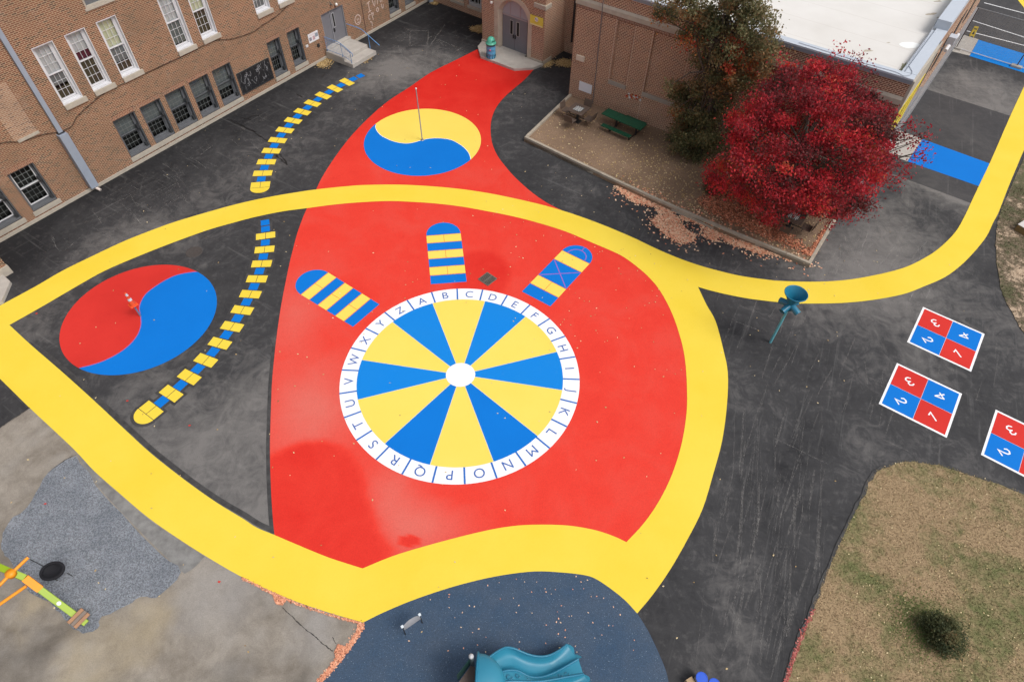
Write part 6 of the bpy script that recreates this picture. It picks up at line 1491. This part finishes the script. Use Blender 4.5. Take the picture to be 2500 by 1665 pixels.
# shrubs
def shrub(name, c_, rx, rz, n_, size, mat, tmean, label, cat='shrub', clumps=26):
    t_ = thing(name, c_, label, cat); Pn = []; Tn = []; tg_ = []
    for _ in range(clumps):
        d = rng.normal(size=3); d /= np.linalg.norm(d); d[2] = abs(d[2]); p = np.array(c_)+d*np.array([rx, rx, rz*1.6])*rng.uniform(.3, 1)**.5+np.array([0, 0, .05]); tg_.append(p.tolist())
        k_ = n_//clumps; q = rng.normal(size=(k_, 3))*rx*.2; Pn.append(p+q); Tn.append(np.clip(rng.normal(tmean, .14)+rng.normal(0, .1, k_), 0, 1))
    Pn = np.concatenate(Pn); Pn[:, 2] = np.maximum(Pn[:, 2], c_[2]+.02); leaves('foliage', Pn, size, np.concatenate(Tn), mat, t_, long=2.2)
    limbs([c_, (c_[0], c_[1], c_[2]+rz*.4), (c_[0]+.02, c_[1], c_[2]+rz*.9)], [.03, .025, .015], tg_[:14], BARK, t_, 'stem', .012)
shrub('dark_shrub', (9.85, 25.85, .17), .50, .42, 5200, .06, GLEAF, .06, 'small dark green shrub at the foot of the red tree')
shrub('lawn_shrub', (12.78, 5.12, .02), .55, .45, 6800, .035, GLEAF, .12, 'dark feathery shrub standing alone on the lawn')

# lawn grass blades
GRASS = lawn_mat(); GRASS.name = 'grass_blades'
def grass(name, poly, box, n_, label, mat, h=.06):
    P2 = np.stack([rng.uniform(box[0], box[1], n_), rng.uniform(box[2], box[3], n_)], 1); P2 = P2[in_poly(P2, poly)]; k_ = len(P2)
    a = rng.uniform(0, 2*PI, k_); hh = h*rng.uniform(.5, 1.3, k_); w_ = .010+.006*rng.random(k_); ln = rng.uniform(.3, 1.3, k_)*hh
    B = np.column_stack([P2, np.full(k_, .02)]); s_ = np.column_stack([-np.sin(a)*w_, np.cos(a)*w_, np.zeros(k_)]); t_ = np.column_stack([np.cos(a)*ln, np.sin(a)*ln, hh])
    V_ = np.stack([B-s_, B+s_, B+t_], 1).reshape(-1, 3); me_ = bpy.data.meshes.new(name); me_.from_pydata(V_.tolist(), [], [(3*i, 3*i+1, 3*i+2) for i in range(k_)])
    me_.materials.append(mat); ob = bpy.data.objects.new(name, me_); COL.objects.link(ob); tag(ob, label, 'grass', None, 'stuff'); return ob
grass('lawn_grass', lawn_poly, (6.5, 19, 3.2, 12.6), 80000, 'short patchy green and tan grass of the lawn', LAWN, .035)
grass('verge_grass', verge_poly, (18, 27, 15, 27), 26000, 'sparse grass tufts on the bare verge by the yellow path', MATS.get('x') or bpy.data.materials['bare_verge'], .07)
# lush patch around the shrub
GP = P('lush_grass', (.10, .165, .035), (.15, .19, .06), 6, .9)
c_ = Vector((12.35, 5.35)); k_ = 2600; rr_ = rng.normal(size=(k_, 2))*np.array([.45, .5]); P2 = rr_+np.array([c_.x, c_.y]); a = rng.uniform(0, 2*PI, k_)
hh = rng.uniform(.03, .07, k_); B = np.column_stack([P2, np.full(k_, .02)]); s_ = np.column_stack([-np.sin(a)*.012, np.cos(a)*.012, np.zeros(k_)]); t_ = np.column_stack([np.cos(a)*hh*.8, np.sin(a)*hh*.8, hh])
me = bpy.data.meshes.new('lush_grass'); me.from_pydata(np.stack([B-s_, B+s_, B+t_], 1).reshape(-1, 3).tolist(), [], [(3*i, 3*i+1, 3*i+2) for i in range(k_)]); me.materials.append(GP)
ob = bpy.data.objects.new('lush_grass', me); COL.objects.link(ob); tag(ob, 'deep green tuft of grass beside the lawn shrub', 'grass', None, 'stuff')

# fallen leaves
ORL = leaf_mat('fallen_orange', [(0, (.16, .05, .03)), (.35, (.60, .22, .12)), (.7, (.88, .42, .26)), (1, (.92, .66, .45))], trans=.1)
TAN = leaf_mat('fallen_tan', [(0, (.22, .13, .05)), (.5, (.48, .33, .14)), (1, (.75, .62, .38))], trans=.1)
def scatter(name, P3, size, tmean, mat, label, cat='fallen leaves', spread=.22):
    n_ = len(P3); b_ = P3.mean(0); ob = leaves(name, P3, size, rng.normal(tmean, spread, n_), mat, None, tuple(b_), flat=5., long=1.5); tag(ob, label, cat, None, 'stuff'); return ob
def px_poly(pts, ox=0, oy=0, s_=1.): return [G(ox+x_/s_, oy+y_/s_).xy for x_, y_ in pts]
drift = px_poly([(0,600),(200,650),(400,740),(700,860),(1000,1010),(1400,1170),(1700,1290),(1885,1355),(1860,1378),(1650,1312),(1500,1262),(1400,1262),(1250,1205),(1100,1160),(1010,1092),(960,1130),(840,1090),(860,1040),(800,960),(640,930),(620,850),(560,870),(660,990),(700,1040),(780,1070),(760,1120),(690,1162),(620,1150),(540,1110),(480,1060),(400,1000),(350,930),(430,880),(400,820),(200,765),(150,740),(0,622)], 1500, 300, 3.92)
def fill(poly, n_, z0, z1, soft=.0):
    a = np.array([(p[0], p[1]) for p in poly]); lo, hi = a.min(0), a.max(0); P2 = rng.uniform(lo, hi, size=(n_, 2)); P2 = P2[in_poly(P2, poly)]
    if soft: P2 = P2+rng.normal(size=P2.shape)*soft
    return np.column_stack([P2, rng.uniform(z0, z1, len(P2))])
D1 = fill(drift, 33000, .006, .05, .04)
# streaky fringe
k_ = 1100; idx = rng.integers(0, len(D1), k_); fr2 = D1[idx]+np.column_stack([rng.normal(0, .4, k_), rng.normal(-.05, .35, k_), np.zeros(k_)]); fr2[:, 2] = .02
wbed = in_poly(fr2[:, :2], bedpoly); fr2[wbed, 2] = .19
w2 = in_poly(D1[:, :2], bedpoly); D1 = D1[~w2]
scatter('leaf_drift', np.vstack([D1, fr2]), .075, .80, ORL, 'orange drift of fallen leaves along the timber edging on the asphalt', spread=.30)
bedL = fill(px_poly([(800,760),(1000,680),(1500,900),(1750,1180),(1880,1290),(1700,1220),(1400,1100),(1000,930),(850,850)], 1500, 300, 3.92), 11000, .18, .21, .14)
inb = in_poly(bedL[:, :2], bedpoly); bedL = bedL[inb]
edge2 = fill(px_poly([(640,1230),(860,1340),(930,1200),(1160,760),(1100,780),(900,1120),(830,1220)], 1880, 480, 8.71), 5000, .18, .21, .05); edge2 = edge2[in_poly(edge2[:, :2], bedpoly)]
scatter('leaf_drift', np.vstack([bedL, edge2]), .07, .32, ORL, 'rust coloured fallen leaves inside the mulch bed beneath the red tree')
k_ = 17000; q = np.column_stack([rng.uniform(1, 15, k_), rng.uniform(20, 33, k_), np.full(k_, .185)]); q = q[in_poly(q[:, :2], bedpoly)]
dens = np.clip(.25+.75*np.exp(-((q[:, 0]-9)**2/14+(q[:, 1]-26.5)**2/10)), 0, 1); q = q[rng.random(len(q)) < dens*.55]
scatter('bed_litter', q, .06, .6, TAN, 'tan fallen leaves sprinkled over the mulch bed')
# litter piles by the walls
for pts_, ox, oy, s_, nn in (([(1075,600),(1180,560),(1230,585),(1150,650),(1085,640)], 500, 0, 3.92, 700), ([(608,270),(690,250),(690,312),(615,300)], 1000, 0, 3.92, 1500), ([(1265,600),(1340,585),(1350,630),(1280,640)], 1000, 0, 3.92, 500), ([(1420,600),(1470,575),(1540,590),(1538,632),(1440,630)], 1000, 0, 3.92, 1200), ([(1200,20),(1300,60),(1290,90),(1240,80)], 900, 0, 7.85, 500), ([(1560,560),(1640,520),(1600,560),(1440,640)], 500, 0, 3.92, 500)):
    L_ = fill(px_poly(pts_, ox, oy, s_), int(nn*1.6), .006, .03, .13); c_ = L_.mean(0)
    scatter('leaf_litter', L_, .06, .45, TAN, {700: 'small pile of tan leaves between the stoop and the brick wall', 1500: 'tan leaf pile left of the entrance porch', 1200: 'tan leaf pile in the gap beside the gym corner'}.get(nn) or {1265: 'scrap of tan leaves by the right foot of the porch', 1200: 'tan leaves in the far corner of the yard', 1560: 'line of tan leaves along the front of the stoop'}[pts_[0][0]])
# drifts along the concrete edge
def along(pts_, w_, n_, z_): 
    q_ = gl(pts_, True, 8); seg = np.array([(p.x, p.y) for p in q_]); i = rng.integers(0, len(seg)-1, n_); t = rng.random(n_)[:, None]; p = seg[i]*(1-t)+seg[i+1]*t
    return np.column_stack([p+rng.normal(size=(n_, 2))*w_, np.full(n_, z_)+rng.random(n_)*.02])
E1 = along([(592,1412),(630,1430),(663,1447),(700,1463),(730,1475),(800,1499),(850,1513),(884,1523)], .018, 620, .016)
E2 = along([(884,1526),(872,1548),(853,1577),(830,1607),(810,1629),(780,1665),(740,1715)], .04, 1800, .016)
E3 = fill(px_poly([(665,1446),(702,1462),(690,1476),(675,1474)]), 3500, .016, .04); E4 = fill(px_poly([(818,1592),(826,1574),(846,1580),(838,1600),(822,1612)]), 3500, .016, .05)
scatter('leaf_drift', np.vstack([E1, E2, E3, E4]), .036, .5, ORL, 'narrow drift of orange leaves along the rim of the concrete and rubber')
E5 = along([(1984,1490),(1962,1540),(1946,1580),(1930,1625),(1917,1665),(1900,1710)], .03, 500, .02)
scatter('leaf_drift', E5, .04, .45, leaf_mat('fallen_rose', [(0, (.2, .03, .03)), (.5, (.45, .10, .09)), (1, (.65, .3, .25))], trans=.1), 'rosy leaves lined up along the lower edge of the lawn')
# single leaves all over the yard
k_ = 2600; q = np.column_stack([rng.uniform(-18, 20, k_), rng.uniform(4, 40, k_), np.full(k_, .026)]); dn_ = .16+.7*np.exp(-((q[:, 0]-4.5)**2/22+(q[:, 1]-20)**2/40)); q = q[rng.random(len(q)) < dn_]
ww = (q[:, 0]-A0.x)*WL.n.x+(q[:, 1]-A0.y)*WL.n.y; w2 = (q[:, 0]-R0v.x)*Rn.x+(q[:, 1]-R0v.y)*Rn.y; q = q[(ww > .2) & (w2 > .1) & ~in_poly(q[:, :2], bedpoly)]
scatter('loose_leaves', q, .046, .75, TAN, 'tiny pale leaves scattered over the paint and asphalt', spread=.3)
k_ = 800; q = np.column_stack([rng.uniform(7, 17, k_), rng.uniform(3.4, 12, k_), np.full(k_, .05)]); q = q[in_poly(q[:, :2], lawn_poly)]
scatter('lawn_leaves', q, .032, .7, TAN, 'pale leaves dotted over the lawn')
k_ = 85; q = np.column_stack([rng.uniform(-2.8, 3.8, k_), rng.uniform(4.3, 7, k_), np.full(k_, .03)]); q = q[in_poly(q[:, :2], rub)]
scatter('rubber_leaves', q, .034, .85, ORL, 'peach coloured leaves dotted over the blue rubber')
# paint splashes and red leaves on the bare asphalt
m2 = MB()
for (a, b) in ((463,1039),(311,979),(111,1230),(536,1420),(90,766)):
    c_ = G(a, b); pts_ = [(c_.x+.05*random.uniform(.5, 1.2)*math.cos(2*PI*i/9), c_.y+.04*random.uniform(.5, 1.2)*math.sin(2*PI*i/9)) for i in range(9)]; m2.prism(pts_, None, .016)
o = m2.build('paint_spots', RED2); tag(o, 'small red paint drips on the pavement at the left', 'paint spots', None, 'stuff')

# chalk scuffs on the asphalt
SCF = alpha_mat('scuff_chalk', (.34, .32, .30), lambda t: ramp(t, noise(t, 9, 6, .8), .42, .78, 0, .42), .95)
m2 = MB(); r_ = random.Random(12)
def scuff(p, ang, L_, w_, bend=.1):
    pts_ = []; a = ang
    for i in range(7): pts_.append(p); p = p+Vector((math.cos(a), math.sin(a)))*L_/6; a += r_.uniform(-bend, bend)
    strip(m2, pts_, w_, .0016+r_.random()*.0016, [w_*.3]+[w_]*5+[w_*.3])
for _ in range(75): scuff(Vector((r_.uniform(-9.8, -3.8), r_.uniform(35.5, 41))), r_.choice((.9, .9, -.6, r_.uniform(0, 3))), r_.uniform(.6, 2.4), r_.uniform(.015, .045))
for _ in range(80):
    s_ = r_.uniform(0, 18); p = WL.p(s_, 0, r_.uniform(.8, 4.5)); scuff(p.xy, r_.choice((-.9, -.6, .95, r_.uniform(0, 3))), r_.uniform(.4, 2.2), r_.uniform(.012, .05))
for _ in range(120):
    t = r_.random(); p = Vector((r_.uniform(8.2, 19.5), r_.uniform(11.5, 22))); scuff(p, r_.choice((1.0, 1.05, 1.1, -.5, r_.uniform(0, 3))), r_.uniform(.5, 3.0), r_.uniform(.012, .05), .05)
for _ in range(150):
    t = r_.random(); p = Vector((5.3+3.6*r_.random()+t*2.6, 3.8+t*8)); scuff(p, r_.uniform(1.0, 1.35), r_.uniform(.4, 3.4), r_.choice((.008, .012, .018, .03, .07)), .04)
for _ in range(60): scuff(Vector((r_.uniform(1.2, 6.5), r_.uniform(25, 34))), r_.uniform(-.9, .2), r_.uniform(.4, 1.6), r_.uniform(.01, .03))
for _ in range(40): scuff(Vector((r_.uniform(12.5, 18), r_.uniform(18.5, 23))), r_.uniform(.5, 1.4), r_.uniform(.6, 2.5), r_.uniform(.015, .05))
for a, b in (((924,37),(1000+47/1,37)), ((1002,76),(1046,76)), ((1046,76),(1043,112)), ((1002,76),(998,112)), ((998,112),(1042,112)), ((1087,60),(1062,95)), ((1062,95),(1052,110))):
    pa_, pb_ = G(*a).xy, G(*b).xy
    if (pa_-pb_).length < 4: strip(m2, [pa_, pb_], .05, .0042)
o = m2.build('chalk_scuffs', SCF)
tag(o, 'pale scuffs and chalk streaks on the dark asphalt', 'scuff marks', None, 'stuff')
m2 = MB(); CHK = alpha_mat('bright_chalk', (.50, .48, .45), lambda t: ramp(t, noise(t, 7, 6, .8), .42, .76, 0, .5), .95)
for a, b in (((1002,76),(1046,76)), ((1046,76),(1043,112)), ((1002,76),(998,112)), ((998,112),(1042,112)), ((1087,60),(1062,95)), ((1062,95),(1052,110)), ((1064,97),(1082,108)), ((1083,133),(1110,146)), ((1083,133),(1090,127)), ((972,112),(982,140)), ((1103,132),(1130,115)), ((1045,88),(1150,128)), ((960,87),(1000,95)), ((985,70),(1013,76))):
    p_, q_ = G(*a).xy, G(*b).xy; L_ = (q_-p_).length; scuff(p_, math.atan2(q_.y-p_.y, q_.x-p_.x), L_, .05, .04)
for _ in range(45): scuff(Vector((r_.uniform(-8.8, -3.6), r_.uniform(36, 41.5))), r_.choice((.85, .95, -.65, -.5, r_.uniform(0, 3))), r_.uniform(.5, 2.2), r_.uniform(.015, .04))
for _ in range(30):
    p = WL.p(r_.uniform(0, 12), 0, r_.uniform(1, 4)); scuff(p.xy, r_.choice((-.8, -.5, .9, 1.2)), r_.uniform(.3, 1.6), r_.uniform(.012, .035))
for _ in range(40): scuff(Vector((r_.uniform(13, 18.5), r_.uniform(18.2, 22.5))), r_.choice((.9, 1.1, .7, r_.uniform(0, 3))), r_.uniform(.5, 2.5), r_.uniform(.012, .04), .2)
for _ in range(0): scuff(Vector((r_.uniform(5.6, 8.6), r_.uniform(4.2, 9))), r_.uniform(1.0, 1.3), r_.uniform(.3, 1.8), r_.uniform(.01, .05), .04)
o = m2.build('chalk_scuffs', CHK); tag(o, 'bright chalk lines and scrapes drawn on the asphalt', 'scuff marks', None, 'stuff')
# crack filler lines
m2 = MB()
for pts_ in ([(560,292),(590,305),(618,322),(645,340),(660,350),(690,385),(702,404)], [(565,297),(620,322),(615,318)], [(571,282),(600,290),(625,282),(632,286)], [(590,300),(612,292)], [(724,230),(740,239)], [(792,181),(786,190)], [(672,378),(687,391),(702,403)]):
    q_ = gl(pts_, True, 5); q_ = [p+Vector((r_.uniform(-.03, .03), r_.uniform(-.03, .03))) for p in q_]; strip(m2, q_, .06, .0055+.0003*len(pts_), [r_.uniform(.025, .10) for _ in q_])
o = m2.build('crack_filler', P('tar', (.008, .008, .009), (.014, .014, .014), 5, .5)); o['kind'] = 'structure'

# ================================================================== LIGHT
w = bpy.data.worlds.new('World'); SC.world = w; w.use_nodes = True; t = w.node_tree
sky = t.nodes.new('ShaderNodeTexSky'); sky.sky_type = 'NISHITA'; sky.sun_disc = False
sdir = Vector((.55, -.30, .90)).normalized()
sky.sun_elevation = math.asin(sdir.z); sky.sun_rotation = math.atan2(sdir.x, sdir.y); sky.air_density = 1.; sky.dust_density = 4.; sky.ozone_density = 1.
hs = t.nodes.new('ShaderNodeHueSaturation'); hs.inputs['Saturation'].default_value = .30
t.links.new(sky.outputs[0], hs.inputs['Color']); bg = t.nodes['Background']; t.links.new(hs.outputs[0], bg.inputs[0]); bg.inputs[1].default_value = .13
sd = bpy.data.lights.new('sun', 'SUN'); sd.energy = 1.35; sd.angle = math.radians(25); sd.color = (1, .965, .92)
so = bpy.data.objects.new('sun', sd); COL.objects.link(so); so.rotation_euler = (-sdir).to_track_quat('-Z', 'Y').to_euler()
SC.view_settings.view_transform = 'Standard'; SC.view_settings.look = 'None'; SC.view_settings.gamma = 1; SC.view_settings.exposure = .28
SC.view_settings.use_curve_mapping = False
SC.render.engine = 'CYCLES'; SC.cycles.max_bounces = 8; SC.cycles.transparent_max_bounces = 24
